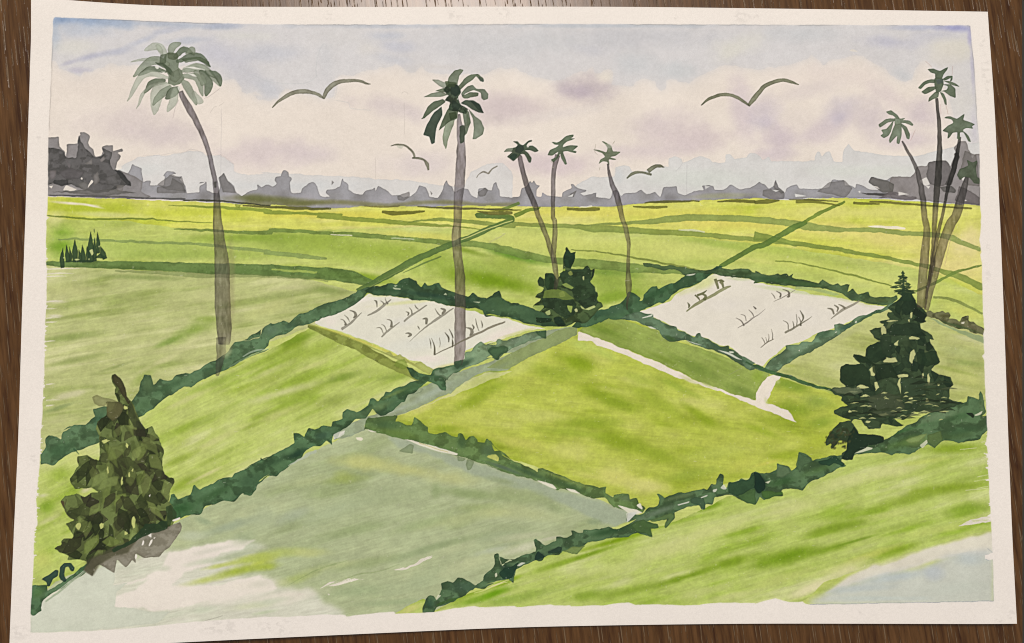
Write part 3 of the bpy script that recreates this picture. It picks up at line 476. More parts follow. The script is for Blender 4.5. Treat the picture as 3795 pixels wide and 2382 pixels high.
F11 = K('c1', '1060,1310 1100,1285 1180,1245 1270,1200 1360,1290 1500,1200 1700,1130 1890,1075', 'c2', '0,1110 200,1010 440,890 700,800 1000,745 1260,690 1540,570 1700,480 1890,500', 'c3', '0,480 200,440 450,340 700,210 950,190 1200,120 1640,60 1700,60 1700,730 1650,720 1620,735 1500,760 1310,820 1270,845 1100,885 1000,925 920,960 830,960 740,1000 600,1050 480,1090 400,1180 340,1225 0,1250', 'c2', '1600,1270 0,1280', 'c1', '1500,1320')
w11, m11 = fill(F11, (178,198,92), id=P_F11, ang=15, dark=(140,176,44), light=(202,210,132), la=320, lc=26, var=.05, edge=.06)
M11 = np.zeros((NY, NX)); M11[w11] = m11
for q in [('c3',1350,430,330,50,8,(134,168,34),.85), ('c3',1100,500,300,44,14,(140,172,46),.75), ('c3',1480,580,200,50,8,(132,170,42),.8), ('c3',1500,360,160,30,8,(146,176,56),.6), ('c3',1000,300,260,50,10,(206,210,130),.7), ('c3',650,380,330,50,14,(204,210,128),.75), ('c3',300,560,330,60,14,(202,208,126),.65), ('c3',1400,150,240,36,3,(138,172,38),.8), ('c3',1200,240,220,20,8,(190,204,90),.6),
          ('c3',900,620,260,30,12,(196,208,110),.7), ('c3',600,700,300,40,14,(130,166,38),.8), ('c3',250,900,300,60,16,(114,156,22),.85), ('c3',500,860,260,34,16,(126,164,34),.75), ('c3',900,720,260,30,14,(150,180,60),.6), ('c3',1300,720,300,30,10,(188,204,96),.7), ('c3',1600,700,120,20,8,(176,196,90),.6), ('c3',1000,860,180,40,16,(132,170,30),.75), ('c3',800,900,260,30,18,(190,200,84),.6),
          ('c3',600,980,240,30,18,(206,210,128),.6), ('c3',200,1060,260,40,18,(190,202,104),.6), ('c3',400,1130,200,40,22,(222,216,160),.85), ('c3',650,1000,180,34,20,(214,212,146),.75), ('c3',900,980,60,14,10,(214,210,160),.5), ('c3',700,800,200,12,16,(110,150,30),.6),
          ('c2',1200,620,180,20,14,(126,166,44),.7), ('c2',1550,560,200,26,16,(120,164,24),.75), ('c2',900,800,260,22,16,(126,166,16),.85), ('c2',700,900,300,20,18,(116,158,20),.75), ('c2',500,960,200,26,18,(140,176,44),.7), ('c2',900,1000,320,50,14,(190,204,108),.7), ('c2',1300,850,330,60,14,(202,208,126),.7), ('c2',1600,720,300,60,16,(198,206,116),.65),
          ('c2',1400,1050,300,26,17,(120,158,28),.8), ('c2',1700,950,260,40,16,(126,164,30),.8), ('c2',1000,1150,300,40,14,(132,168,40),.7), ('c2',700,1180,200,40,10,(130,168,40),.7), ('c2',1500,1160,300,40,14,(188,200,110),.7), ('c2',300,1180,260,40,14,(144,178,60),.7), ('c2',150,1080,160,20,22,(132,174,24),.8), ('c2',650,1080,260,30,16,(160,186,70),.5), ('c2',1750,1180,200,30,12,(200,206,126),.6), ('c2',100,1210,160,30,10,(140,178,60),.5),
          ('c1',1750,1170,160,30,20,(110,168,16),.85), ('c1',1600,1220,130,30,18,(130,178,40),.7), ('c1',1180,1270,90,26,20,(200,204,110),.8), ('c1',1850,1220,120,30,14,(150,184,70),.5)]:
    gd(*q, clip=M11)
line('c2', '0,1140 80,1100 170,1068', [4, 9, 3], (224,216,160), .8); line('c1', '1620,1165 1700,1140 1800,1100', [6, 10, 4], (206,212,120), .7)
fill(T('c3', '1430,690 1500,660 1600,625 1670,618 1670,662 1600,668 1500,690'), (224,214,196), .95, rough=3, dry=.3)
for x, y, x1 in [(1480,445,1640),(1540,380,1645),(1560,350,1640),(1590,230,1640),(1600,215,1640),(1560,430,1640),(1590,110,1640),(1440,160,1560)]:
    line('c3', '%d,%d %d,%d' % (x, y, x1, y-16), 5, (218,216,170), .6, dry=.4)
WAT = K('c3', '380,1250 395,1215 480,1170 560,1130 700,1085 900,1020 1050,1000 1250,960 1330,905 1450,880 1500,868 1560,865 1640,852 1690,890 1690,1260')
WBG = K('c3', '0,1260 150,1200 400,1180 480,1090 740,1000 920,960 1270,845 1500,762 1690,720 1690,1260')
fill(WBG, (228,216,202), .0, rough=2)
P_BARE = P_WATER
fill(K('c3', '480,1180 640,1060 830,965 920,960 1100,888 1310,822 1640,738 1690,740 1690,900 1480,900 1300,930 1000,1020 700,1100'), (222,214,198), .95, soft=2, rough=3)
win, m = fill(WAT, (196,198,194), .92, id=P_WATER, soft=5, var=.04, vsc=90)
MW = np.zeros((NY, NX)); MW[win] = m
for q in [('c3',1000,1050,260,40,8,(176,188,194),.6), ('c3',750,1130,260,30,4,(180,190,192),.6), ('c3',1260,1020,80,70,0,(176,184,196),.5), ('c3',1500,920,130,60,0,(180,190,194),.6), ('c3',1400,1130,260,60,0,(194,200,188),.5), ('c3',900,1200,400,20,0,(186,196,192),.5)]:
    gd(*q, clip=MW)
line('c3', '390,1244 800,1236 1200,1229 1680,1219', 5, (120,134,150), .75); line('c3', '1680,1219 1674,932 1640,932 1616,920', 5, (120,134,160), .6); line('c3', '1616,895 1668,886 1632,850', 4, (140,150,160), .6)
# ------------------------------------------------------------------ banks between the far fields (single brush strokes)
def bank(label, segs, wd, c, op=.8, **k):
    i = part('field_bank', label); P = K(*segs); wd = np.array(wd, float)/1.89
    k.setdefault('edge', .12); k.setdefault('rough', 2.2); k.setdefault('var', .1)
    fill(ribbon(P, wd), tuple(v*.9 for v in c), op, id=i, **k); return i
bank('thin olive line in the far left field', ['b0', '240,-6 420,4 700,22 1000,18 1250,38 1490,46'], [6,12,14,12,8,6], (118,146,52), .8)
bank(None, ['a0', '1180,1436 1500,1450 1890,1475', 'a1', '150,1485 400,1492 700,1508', 'b1', '520,0 800,22 1000,38 1160,52 1380,66 1480,70 1600,85 1680,103'], [4,20,26,26,20,26,30,34,30,22,14,8,4], (132,160,58), .8)
bank(None, ['b1', '1150,50 1250,32 1400,24 1600,42 1750,60 1890,68', 'b2', '200,52 400,66 600,72 730,86 850,92 1000,100 1300,115 1500,128 1700,148 1890,165', 'b3', '150,180 300,212'], [6,14,22,28,30,34,30,26,30,44,50,44,40,36,34,30,24,6], (132,160,72), .8)
bank('wide grey green bank right across the far fields', ['b2', '620,66 750,62 1000,50 1200,32 1400,12 1600,12 1890,26', 'b3', '120,36 300,60 400,76 550,92 700,98 850,96 1000,115 1200,128 1370,148 1450,185 1590,236'], [6,10,20,34,50,46,44,46,44,52,56,44,26,36,36,34,36,46,40,26], (142,168,82), .85)
bank(None, ['b3', '0,140 150,160 250,186 500,222 650,245 750,262 1000,308 1150,342 1300,380 1450,430 1605,500'], [60,36,34,30,30,26,26,26,36,44,50], (130,160,68), .85)
bank(None, ['b3', '148,315 300,328 450,358 700,418 850,458 965,490'], [10,9,11,14,10,8], (130,156,62), .8)
bank(None, ['b2', '600,234 850,258 1000,285 1200,322 1400,358 1500,378'], [8,10,14,14,14,10], (130,152,66), .8)
bank(None, ['b3', '1255,567 1350,575 1450,610 1605,685'], [16,18,20,16], (136,158,78), .8)
bank('green stroke rising to the right edge', ['b3', '1130,530 1220,490 1300,452 1400,398 1500,368 1592,342'], [16,18,22,22,16,12], (116,150,66), .85)
bank('dark green bank behind the small left trees', ['b0', '322,330 450,338 900,346 1200,356 1500,368 1890,380', 'b1', '200,378 400,395 600,405 750,425 860,455 960,468'], [24,44,56,64,76,80,80,84,84,92,60,10], (96,132,74), .88, mott=.08)
bank(None, ['b0', '800,385 1100,395 1400,415 1890,420', 'b1', '250,425 350,425 600,455'], [10,26,34,20,24,30,10], (124,150,84), .55)
bank(None, ['b0', '405,162 500,160 750,172 1000,182 1250,190 1450,200 1700,230 1890,245', 'b1', '150,252 300,268 480,290 590,300'], [8,14,18,18,18,20,22,24,28,32,30,14], (134,164,90), .75)
bank('curved green bank across the middle fields', ['b0', '1220,92 1400,98 1600,108 1890,118', 'b1', '200,104 400,105 600,122 800,132 1000,148 1250,168 1450,190 1600,192 1750,215 1890,245', 'b2', '60,222 200,255 430,305 560,318 750,335 1000,362 1200,380 1400,398'], [8,18,20,28,34,26,24,30,34,30,34,44,44,50,50,54,56,40,60,64,66,46,20], (116,150,72), .82, mott=.06)
line('b1', '615,130 700,134 765,138', 7, (226,222,180), .85); line('b1', '1040,155 1150,158 1200,164', 8, (190,202,160), .7); line('b2', '1350,98 1450,100 1535,112', [8,16,8], (206,210,170), .8)
fill(T('b3', '790,70 860,66 1000,72 1062,82 1060,94 950,90 820,78'), (236,226,196), .95, rough=1)
fill(T('b1', '200,368 300,372 520,388 520,402 400,396 200,378'), (166,190,80), .7, rough=2)
b1_ = bank('straight diagonal ridge running up to the horizon behind the centre palms', ['b1', '800,525 900,475 1000,425 1100,368 1200,310 1380,232 1480,190 1600,145 1750,80 1890,15', 'a2', '-60,1512 20,1495'], [40,44,50,50,50,44,40,38,34,32,30,30], (92,128,70), .9)
bank(None, ['a2', '200,1512 280,1480 350,1462 380,1450'], [30,26,18,8], (110,144,54), .85)
bank(None, ['b1', '1780,62 1890,18', 'b2', '100,-30 240,-90'], [26,28,26,20], (104,140,66), .8)
line('b1', '1530,168 1700,98 1890,30', 6, (214,214,120), .8); line('b1', '1120,400 1250,340 1390,284', [4,12,10], (82,112,60), .7)
line('b1', '880,500 1050,410 1200,335', 6, (130,150,84), .5)
bank('straight diagonal ridge on the right running up to the horizon', ['b2', '1640,358 1700,318 1760,285 1890,215', 'b3', '60,205 150,155 220,112 300,72 370,40'], [26,34,34,36,40,42,44,40,30], (98,136,64), .9)
bank(None, ['b3', '350,45 420,5', 'a3', '440,1500 540,1455 640,1412'], [20,22,26,16], (116,150,58), .85)
for t, s, wd, c in [('a1','975,1482 1050,1492 1180,1488 1275,1478',[20,34,24,12],(104,108,44)), ('a2','0,1462 80,1468 250,1472',[6,22,6],(112,118,46)), ('a2','570,1462 650,1466 760,1464 800,1462',[20,22,28,18],(108,112,48)),
                    ('a2','1030,1446 1150,1452 1275,1448',[10,20,16],(116,122,50)), ('a2','1110,1420 1250,1412 1500,1407',[8,20,8],(96,100,54)), ('a2','1620,1412 1760,1405 1890,1412',[8,24,20],(104,108,50)), ('a3','0,1416 90,1410 180,1402',[22,34,8],(104,110,50)),
                    ('a3','290,1412 420,1412 600,1440',[26,20,6],(118,124,50)), ('a3','695,1420 760,1424 880,1430',[18,20,8],(110,114,50)), ('a3','240,1395 420,1400 590,1412',[6,12,6],(104,106,60)), ('a3','805,1412 950,1418 1200,1436 1380,1450 1525,1460',[14,18,14,14,14],(116,118,56)),
                    ('a1','1220,1446 1500,1458 1890,1466',[8,18,6],(96,98,62)), ('a1','850,1442 980,1448 1100,1440',[6,14,8],(120,120,70)), ('a0','1280,1402 1500,1404 1890,1440',[8,12,10],(70,74,60)), ('a1','0,1440 400,1458 620,1462',[12,22,14],(90,94,54)),
                    ('a0','340,1368 620,1372 900,1382 1100,1390 1300,1394',[10,14,16,12,14],(92,94,100)), ('a1','1640,1478 1740,1492 1890,1490',[6,30,20],(104,108,54))]:
    i = part('field_mark'); stroke(t, s, wd, c, op=.88, id=i, edge=.15)
fill(T('a2', '648,1442 740,1438 745,1448 660,1452'), (226,222,200), .8); fill(T('a0', '1640,1425 1690,1432 1680,1458 1650,1445'), (150,170,60), .8, edge=.3)

# ------------------------------------------------------------------ paddies
PL = K('b1', '498,752 530,725 560,712 600,690 640,680 690,640 750,625 780,600 830,572 880,550 1000,560 1150,575 1350,605 1500,640 1700,690 1890,732', 'b2', '100,705 200,742 300,768 420,785 300,800 200,835 100,870 0,900', 'b1', '1780,868 1650,900 1560,950 1556,1000 1500,1040 1480,1052 1360,1065 1330,1072 1240,1020 1160,1010 1000,930 800,850 660,800 560,775')
fill(PL, (224,219,202), .97, id=P_PADL, rough=3, var=.025)
MPL = np.zeros((NY, NX)); MPL[ID == P_PADL] = 1
for q in [('b1',1300,880,400,60,10,(214,213,202),.6), ('b1',900,640,260,40,4,(228,221,200),.6), ('b1',620,740,60,50,0,(234,222,208),.6), ('b1',1100,740,160,40,5,(218,214,204),.5), ('b1',1290,1000,150,30,0,(234,220,208),.7), ('b2',120,830,160,40,20,(234,220,206),.7), ('b1',820,590,120,20,8,(232,222,210),.7), ('b1',1200,600,300,16,6,(214,216,150),.7), ('b1',1450,1050,140,22,10,(214,214,140),.8), ('b2',250,815,160,16,16,(208,212,130),.8), ('b1',950,560,80,10,0,(214,216,150),.6)]: gd(*q, clip=MPL)
PR = K('b2', '1072,668 1120,652 1160,640 1240,612 1300,590 1340,545 1400,510 1500,475 1540,440 1600,405 1680,410 1760,430 1890,448', 'b3', '0,468 200,495 400,545 600,575 800,620 920,632 820,690 700,720 560,790 440,820 330,880 220,905 160,960 90,1010 60,1050 0,1030', 'b2', '1750,950 1700,905 1640,905 1540,850 1440,835 1340,785 1250,745 1170,705')
fill(PR, (226,217,203), .97, id=P_PADR, rough=2.5, var=.02)
MPR = np.zeros((NY, NX)); MPR[ID == P_PADR] = 1
for q in [('b2',1520,470,130,50,22,(212,216,146),.85), ('b2',1380,530,60,26,20,(214,214,160),.7), ('b3',300,530,300,18,-8,(196,206,150),.7), ('b3',650,590,260,14,-14,(206,208,160),.6), ('b2',1780,440,110,14,-4,(196,204,160),.7), ('b3',300,700,300,80,0,(222,214,202),.6), ('b2',1700,620,200,60,0,(222,214,204),.4)]: gd(*q, clip=MPR)

# ------------------------------------------------------------------ path and strips along the middle hedges
PATH = K('b2', '640,760 580,780 420,800 300,850 150,920 60,960', 'b1', '1890,960 1750,1010 1600,1060 1480,1100 1400,1140 1270,1190 1120,1260 1000,1340 900,1400 780,1440 700,1480 650,1512', 'c1', '640,90 750,70 850,20', 'b1', '850,1460 950,1440 1080,1400 1200,1350 1330,1290 1460,1240 1530,1180 1640,1110 1720,1080', 'b2', '0,1085 150,1078 250,1020 350,970 480,910 560,880 640,830')
fill(PATH, (142,160,132), .93, id=P_PATH, rough=3.5, edge=.08, var=.06, mott=.05)
fill(K('b2', '640,770 500,800 350,880 200,950 0,1060', 'b1', '1890,1070', 'b2', '150,1078 350,970 560,880 640,830'), (128,150,84), .75, rough=3, edge=.08)
for q in [('b1',1350,1230,180,30,26,(160,176,158),.7), ('b1',1550,1150,160,30,28,(138,156,130),.6), ('b1',1100,1350,140,22,22,(160,174,156),.6), ('b1',1800,1060,140,24,24,(130,152,116),.5)]: gd(*q)
fill(K('b1', '1890,1085 1700,1095 1560,1160 1460,1240 1330,1300 1080,1400 1100,1395 1350,1300 1480,1255'), (214,212,160), .6, rough=3)
line('b1', '1180,1240 1220,1215 1260,1210 1240,1235 1190,1250', 4, (96,118,100), .5); line('c1', '640,80 680,50 715,25', [10,16,8], (222,214,200), .8); line('b1', '1000,1390 1060,1365', 8, (200,206,180), .5)
# olive bank below the left paddy
bank('olive bank along the lower edge of the left paddy', ['b1', '455,772 560,810 700,870 850,935 1000,1020 1130,1080 1240,1140'], [16,44,62,66,60,60,44], (136,154,66), .92, mott=.1)
line('b1', '500,770 700,830 900,905 1100,990 1300,1095', [8,14,12,14,8], (202,202,80), .9); line('b1', '440,752 700,838 900,920 1150,1030', [10,12,8,10], (136,150,60), .7)
fill(K('b1', '980,965 1030,950 1050,980 1100,965 1130,1000 1200,1040 1240,1020 1340,1075 1300,1105 1150,1030'), (160,172,86), .85, rough=3, edge=.15); fill(T('b1', '1080,1010 1130,1005 1160,1060 1130,1080 1060,1050'), (112,142,50), .6, edge=.1)

# ------------------------------------------------------------------ hedges
HC, HD = (70,108,82), (40,74,58)
def hedge(label, segs, c=HC, **k):
    i = part('hedge', label); k.setdefault('mott', .14); k.setdefault('msc', 38); k.setdefault('edge', .3)
    win, m = fill(K(*segs), c, k.pop('op', .96), id=i, er=1, var=.12, vsc=40, rough=k.pop('rough', 3.5), **k)
    M = np.zeros((NY, NX)); M[win] = m; return i, M
def hd(t, x, y, rx, ry, a, c, op, M): dab(t, x, y, rx, ry, a, c, op, M, .4)
def leafy(t, s, w_, h_, c, n, M_id, op=.75, up=90, jit=35):
    """short leaf dabs along a line"""
    P = smooth(T(t, s), 10); k = sc(t)
    for j in range(n):
        p = P[random.randrange(len(P))] + np.array([random.uniform(-6, 6), random.uniform(-5, 5)])
        a = math.radians(up+random.uniform(-jit, jit)); L = h_*k*random.uniform(.6, 1.3); d = np.array([math.cos(a), -math.sin(a)])
        nn = np.array([-d[1], d[0]])*w_*k*random.uniform(.5, 1)
        q = np.array([p-nn*.6, p+d*L*.45-nn, p+d*L, p+d*L*.5+nn, p+nn*.6])
        fill(q, c, op, id=M_id, edge=.3, er=1, rough=1.2)

HA, MA = hedge('long dark green hedge from the left edge up to the left paddy', ['c0', '285,265 286,200 320,130 310,80 340,62 400,66 432,90 440,38 500,10', 'b0', '440,1500 520,1466 600,1462 640,1420 665,1402 655,1345 720,1340 800,1332 920,1300 960,1240 990,1160 1003,1110 1060,1114 1075,1185 1120,1145 1200,1148 1232,1108 1290,1100 1330,1106 1430,1045 1520,1000 1600,945 1640,888 1740,872 1820,848 1835,790 1890,745',
    'b1', '0,882 60,868 118,855 125,790 190,745 215,755 280,738 322,752 400,688 450,672 560,618 690,580 790,545 810,515 870,490 905,500 870,545 820,585 775,630 700,665 640,690 555,720 500,745 460,762 380,772 290,828 220,845 190,870 180,905 100,962 0,1005', 'b0', '1890,930 1780,960 1700,1010 1590,1072 1540,1088 1450,1130 1360,1190 1330,1200 1300,1195 1170,1270 1090,1330 1050,1360 1000,1400 900,1430 790,1480', 'c0', '720,100 620,135 540,162 440,220 370,270 320,262'], (72,110,80))
for q in [('b0',1200,1190,160,30,26,(58,96,66),.6), ('b0',1030,1170,40,60,0,(86,120,80),.6), ('b0',1500,1050,160,22,28,(60,100,74),.5), ('b1',200,800,70,50,0,(84,120,100),.6), ('b1',600,650,160,22,24,(66,104,72),.5), ('c0',420,160,120,60,20,(60,104,72),.6), ('b0',700,1440,60,80,0,(48,92,76),.6), ('b0',1000,1330,100,40,28,(66,104,68),.5), ('b1',330,770,60,20,20,(62,98,80),.5)]: hd(*q, MA)
line('b1', '0,985 80,945 180,930', [8,12,4], (160,182,160), .6); line('b0', '1600,1060 1700,1005 1800,960 1880,932', [10,16,10,4], (106,142,106), .6); line('c0', '515,150 540,175 555,192', [14,8,4], (50,90,66), .8)

HDg, MDh = hedge('dark hedge along the top edge of the left paddy', ['b1', '872,545 850,520 900,490 960,495 1040,470 1080,480 1120,445 1160,432 1215,460 1225,482 1250,492 1268,465 1300,490 1330,482 1375,460 1390,502 1430,520 1500,545 1580,565 1612,532 1640,560 1665,570 1740,582 1755,545 1792,522 1812,572 1890,622', 'b2', '0,575 60,555 90,522 112,572 180,612 220,600 240,620 330,645 480,700 560,760 520,775 400,772 250,745 100,700 30,685 0,690',
    'b1', '1890,722 1800,700 1700,705 1685,660 1620,645 1500,638 1350,605 1250,590 1180,585 1150,570 1000,560'], (54,88,66))
for q in [('b1',1150,480,80,40,0,(48,80,56),.6), ('b1',1350,560,330,24,-8,(40,72,64),.6), ('b1',1000,520,130,20,0,(46,84,56),.6), ('b1',1800,600,80,40,-20,(64,100,66),.6), ('b2',150,660,150,34,-12,(72,110,76),.5), ('b2',400,720,160,30,-10,(50,84,62),.5)]: hd(*q, MDh)
for s in ['1050,500 1110,510 1105,516 1060,512', '1405,552 1420,540 1432,555', '1610,600 1665,604 1650,612', '1055,488 1085,486 1070,496']:
    fill(T('b1', s), (176,192,150), .9, rough=1)

HE, ME = hedge('dark hedge rising from the centre bush to the right ridge', ['b2', '600,770 650,720 700,680 830,655 890,625 945,612 975,580 1000,530 1050,540 1082,570 1072,598 1092,590 1110,545 1160,500 1195,488 1215,512 1250,492 1290,480 1330,470 1390,425 1400,400 1470,392 1560,385 1620,352 1658,356 1650,375 1590,405 1510,468 1470,480 1360,512 1310,555 1280,580 1235,612 1205,608 1160,632 1120,642 1072,665 1170,690 1130,700 1100,720 1010,730 950,722 850,722 740,765 650,790'], (58,98,72))
for q in [('b2',1200,540,160,26,24,(46,86,56),.6), ('b2',900,660,160,30,6,(62,100,80),.5), ('b2',1600,375,60,12,26,(34,64,54),.8), ('b2',1000,580,60,40,0,(78,108,80),.5), ('b2',780,690,130,30,4,(44,80,64),.6)]: hd(*q, ME)
HE2, ME2 = hedge('grey green hedge along the lower left edge of the right paddy', ['b2', '940,720 1000,690 1080,668 1100,682 1172,682 1180,715 1215,728 1240,750 1330,775 1345,795 1440,835 1460,850 1480,820 1498,818 1510,840 1560,862 1640,912 1700,905 1708,930 1750,948 1890,1030', 'b3', '-10,1035 60,1050 110,1095 60,1085 0,1062', 'b2', '1890,1070 1850,1080 1760,1025 1640,960 1540,925 1400,872 1340,882 1290,876 1240,850 1210,800 1130,770 1040,735'], (78,112,90))
for q in [('b2',1060,705,80,26,0,(92,124,100),.7), ('b2',1300,860,60,20,-20,(60,98,50),.7), ('b2',1700,960,200,16,-28,(56,94,80),.6)]: hd(*q, ME2)
for s in ['1090,712 1130,700 1172,684 1165,700 1100,716', '1130,770 1160,775 1200,792 1160,790', '1400,868 1520,905 1480,898 1420,878', '1700,948 1732,950 1740,962 1710,960', '1620,935 1700,955 1800,1010 1760,1000']:
    fill(T('b2', s), (214,216,196), .85, rough=1)

HF, MF = hedge('dark bushy hedge along the top edge of the right paddy', ['b2', '1100,330 1200,342 1350,352 1480,375 1600,375 1650,370 1720,370 1790,362 1840,365 1862,395 1890,400', 'b3', '0,385 60,402 110,418 170,402 185,415 225,400 242,425 275,405 260,432 380,450 450,468 465,455 482,445 500,462 545,485 580,470 600,490 640,480 670,480 650,532 690,510 722,548 800,530 812,560 860,565 960,572 1003,552 1010,580 960,620 900,625 800,610 740,600 680,592 620,545 560,525 450,500 250,492 100,470 0,470',
    'b2', '1890,447 1800,432 1650,420 1600,405 1500,400 1400,415 1345,380 1200,372 1110,352'], (66,96,66))
for q in [('b2',1250,355,200,14,-4,(80,112,66),.7), ('b3',100,440,180,24,-4,(48,84,58),.7), ('b3',300,470,200,20,-8,(64,104,58),.6), ('b3',690,560,50,36,0,(52,74,58),.7), ('b3',880,590,130,22,0,(78,98,56),.6), ('b2',1800,400,80,18,0,(50,74,44),.6)]: hd(*q, MF)
fill(K('b3', '300,490 450,505 600,548 560,560 420,520 280,510'), (140,166,110), .6, rough=2)
for s in ['1400,412 1450,405 1475,402 1460,412 1425,420']: fill(T('b2', s), (214,216,190), .8, rough=1)

HG, MG_ = hedge('teal green hedge along the lower right edge of the right paddy', ['b3', '925,630 950,615 1005,600 960,640 900,668 800,705 700,762 640,805 540,865 400,950 250,1022 160,1085 110,1088 70,1060 110,1005 170,962 185,968 220,925 212,905 250,898 320,903 335,880 380,882 412,878 428,850 445,820 500,796 562,806 560,768 600,748 640,762 665,745 700,715 775,690 830,672'], (88,124,98))
for q in [('b3',490,830,70,26,10,(62,98,76),.7), ('b3',820,690,120,14,26,(58,92,66),.7), ('b3',280,950,120,34,26,(106,140,112),.6), ('b3',230,1010,160,14,28,(74,108,84),.6), ('b3',640,780,60,14,20,(48,96,90),.6)]: hd(*q, MG_)
for s in ['565,815 580,808 572,820', '706,740 716,732 720,745 708,750', '312,942 320,938 318,950']: fill(T('b3', s), (220,216,190), .9, rough=.6)
bank('thin dark green line from the right paddy corner to the conifer', ['b2', '1820,1020 1890,1052', 'b3', '20,1048 100,1085 250,1130 350,1168 450,1198 560,1225 700,1260 790,1292'], [10,16,22,26,26,24,22,16,14,8], (66,108,74), .92, mott=.1)

HI, MI = hedge('brownish hedge running down to the right edge', ['b3', '1195,690 1205,662 1230,655 1262,682 1290,672 1320,664 1335,680 1368,672 1378,695 1360,715 1410,722 1445,740 1460,712 1502,698 1500,738 1540,745 1560,765 1608,790 1612,835 1510,812 1500,800 1400,782 1280,725'], (98,104,72), mott=.2)
for q in [('b3',1340,700,60,16,0,(74,76,44),.7), ('b3',1420,760,60,16,-14,(60,72,50),.7), ('b3',1540,780,80,20,-16,(108,108,80),.6), ('b3',1400,765,180,10,-16,(62,90,56),.7)]: hd(*q, MI)
fill(T('b3', '1215,705 1300,740 1400,785 1500,815 1612,848 1612,895 1500,850 1400,800 1280,750'), (132,156,112), .8, rough=3)
fill(T('b3', '1450,745 1475,738 1470,755 1452,755'), (222,216,190), .8, rough=1)

# middle hedge, lower left to centre
HB, MBh = hedge('long dark hedge from the lower left corner to the centre of the picture', ['c0', '212,1310 214,1240 224,1110 330,1104 340,1150 480,1058 600,960 700,900 1000,740 1180,560 1195,470 1215,462 1245,505 1340,470 1342,420 1362,408 1400,440 1480,402 1560,355 1620,360 1640,330 1700,300 1770,262 1818,240 1822,210 1840,232 1890,205',
    'c1', '0,295 110,232 180,205 362,112 358,38 395,52 425,72 460,8 505,22 540,5', 'b1', '540,1480 560,1465 615,1480 625,1440 700,1418 705,1370 740,1352 800,1378 880,1330 888,1280 905,1272 940,1305 985,1262 1000,1230 1030,1232 1100,1195 1180,1160 1240,1150 1170,1120 1150,1060 1180,1068 1250,1100 1310,1110 1330,1075 1375,1060 1480,1045 1520,1015 1560,1005 1570,985 1625,988 1600,1010 1560,1040 1500,1100 1430,1115 1418,1160 1405,1120 1420,1180 1425,1228 1390,1225 1360,1185 1290,1160 1230,1210 1200,1245 1160,1250 1130,1310 1100,1310 1050,1370 1000,1400 960,1405 935,1380 900,1350 880,1390 860,1425 790,1420 760,1455 700,1490',
    'c1', '690,20 660,90 635,60 620,132 590,100 560,125 540,138 490,130 450,150 430,175 400,222 370,240 310,278 230,345 175,345 110,402 80,450 50,490 0,470', 'c0', '1890,330 1820,372 1800,420 1760,488 1700,462 1640,525 1560,512 1500,545 1440,560 1400,615 1300,622 1260,645 1210,640 1150,700 1000,830 700,960 600,1020 330,1190 300,1230 290,1290 235,1318'], (64,104,74), mott=.16)
for q in [('c0',1250,580,120,60,20,(44,90,50),.7), ('c0',1500,470,160,30,26,(48,84,50),.6), ('c0',270,1160,60,50,20,(78,124,70),.7), ('c1',250,230,180,26,24,(50,82,60),.6), ('c1',380,190,90,26,26,(34,66,54),.8), ('c1',560,60,80,40,10,(56,92,80),.6), ('c1',60,380,120,60,20,(58,94,70),.6), ('b1',800,1390,120,40,0,(84,120,84),.6), ('b1',950,1340,100,30,20,(96,132,84),.7), ('b1',1150,1210,120,30,24,(58,94,60),.6), ('b1',1050,1250,120,16,24,(110,142,70),.6), ('b1',1390,1110,80,30,10,(62,98,76),.6), ('b1',1530,1040,60,20,30,(52,86,70),.6), ('c0',400,1120,180,22,30,(92,128,96),.6)]: hd(*q, MBh)
fill(K('c1', '310,272 340,250 400,215 450,180 520,150 525,180 480,195 420,225 360,255'), (176,188,164), .85, rough=3)
fill(T('c1', '635,55 680,30 715,22 712,48 670,75 640,88'), (214,212,198), .75, rough=2)
fill(T('c1', '790,72 835,74 842,86 830,98 800,88'), (230,220,196), .9, rough=1)
line('c0', '320,1225 400,1165 500,1085 600,1010', [10,14,14,6], (150,168,140), .8); line('c0', '340,1190 450,1110 600,1000', 5, (222,218,196), .6)
for s in ['288,1065 345,1035 385,1000 410,1005 405,1045 370,1065 350,1115 330,1115 325,1085', '412,1040 420,985 450,955 495,952 525,985 515,1010 495,1008 480,980 460,985 450,1030 468,1080 450,1088 425,1070']:
    fill(T('c0', s), (44,74,70), .95, rough=1.5, edge=.25, id=HB)

# hedge on the upper side of the grey path
HCn, MC = hedge('grey green hedge between the left paddy and the path', ['b1', '1555,1000 1560,960 1600,950 1630,900 1660,876 1700,902 1770,895 1785,860 1840,878 1890,880', 'b2', '0,898 75,910 92,858 120,872 150,870 240,840 320,810 400,800 425,790 425,855 390,852 300,885 200,920 150,950 110,975 80,1012 60,1005 40,975 0,995', 'b1', '1800,985 1788,1012 1770,1010 1740,990 1650,1030 1560,1060 1480,1100 1430,1150 1405,1130 1350,1110 1340,1080 1480,1055'], (100,134,104), op=.93)
for q in [('b1',1780,950,60,40,0,(58,92,66),.8), ('b2',70,940,70,36,0,(58,92,68),.7), ('b2',380,815,50,30,0,(62,98,64),.7), ('b1',1540,1040,90,24,26,(48,82,66),.8), ('b2',230,870,120,20,20,(110,140,116),.6)]: hd(*q, MC)
for s in ['1710,945 1745,915 1790,930 1840,915 1830,955 1800,975 1795,1008 1775,1010 1760,985 1725,965']: fill(T('b1', s), (62,98,72), .85, rough=2, edge=.3)
for s in ['10,950 50,925 90,920 120,905 160,925 150,960 100,970 80,1010 60,1005 40,975', '345,812 400,800 425,795 422,855 395,850 370,835']: fill(T('b2', s), (64,100,72), .8, rough=2, edge=.3)

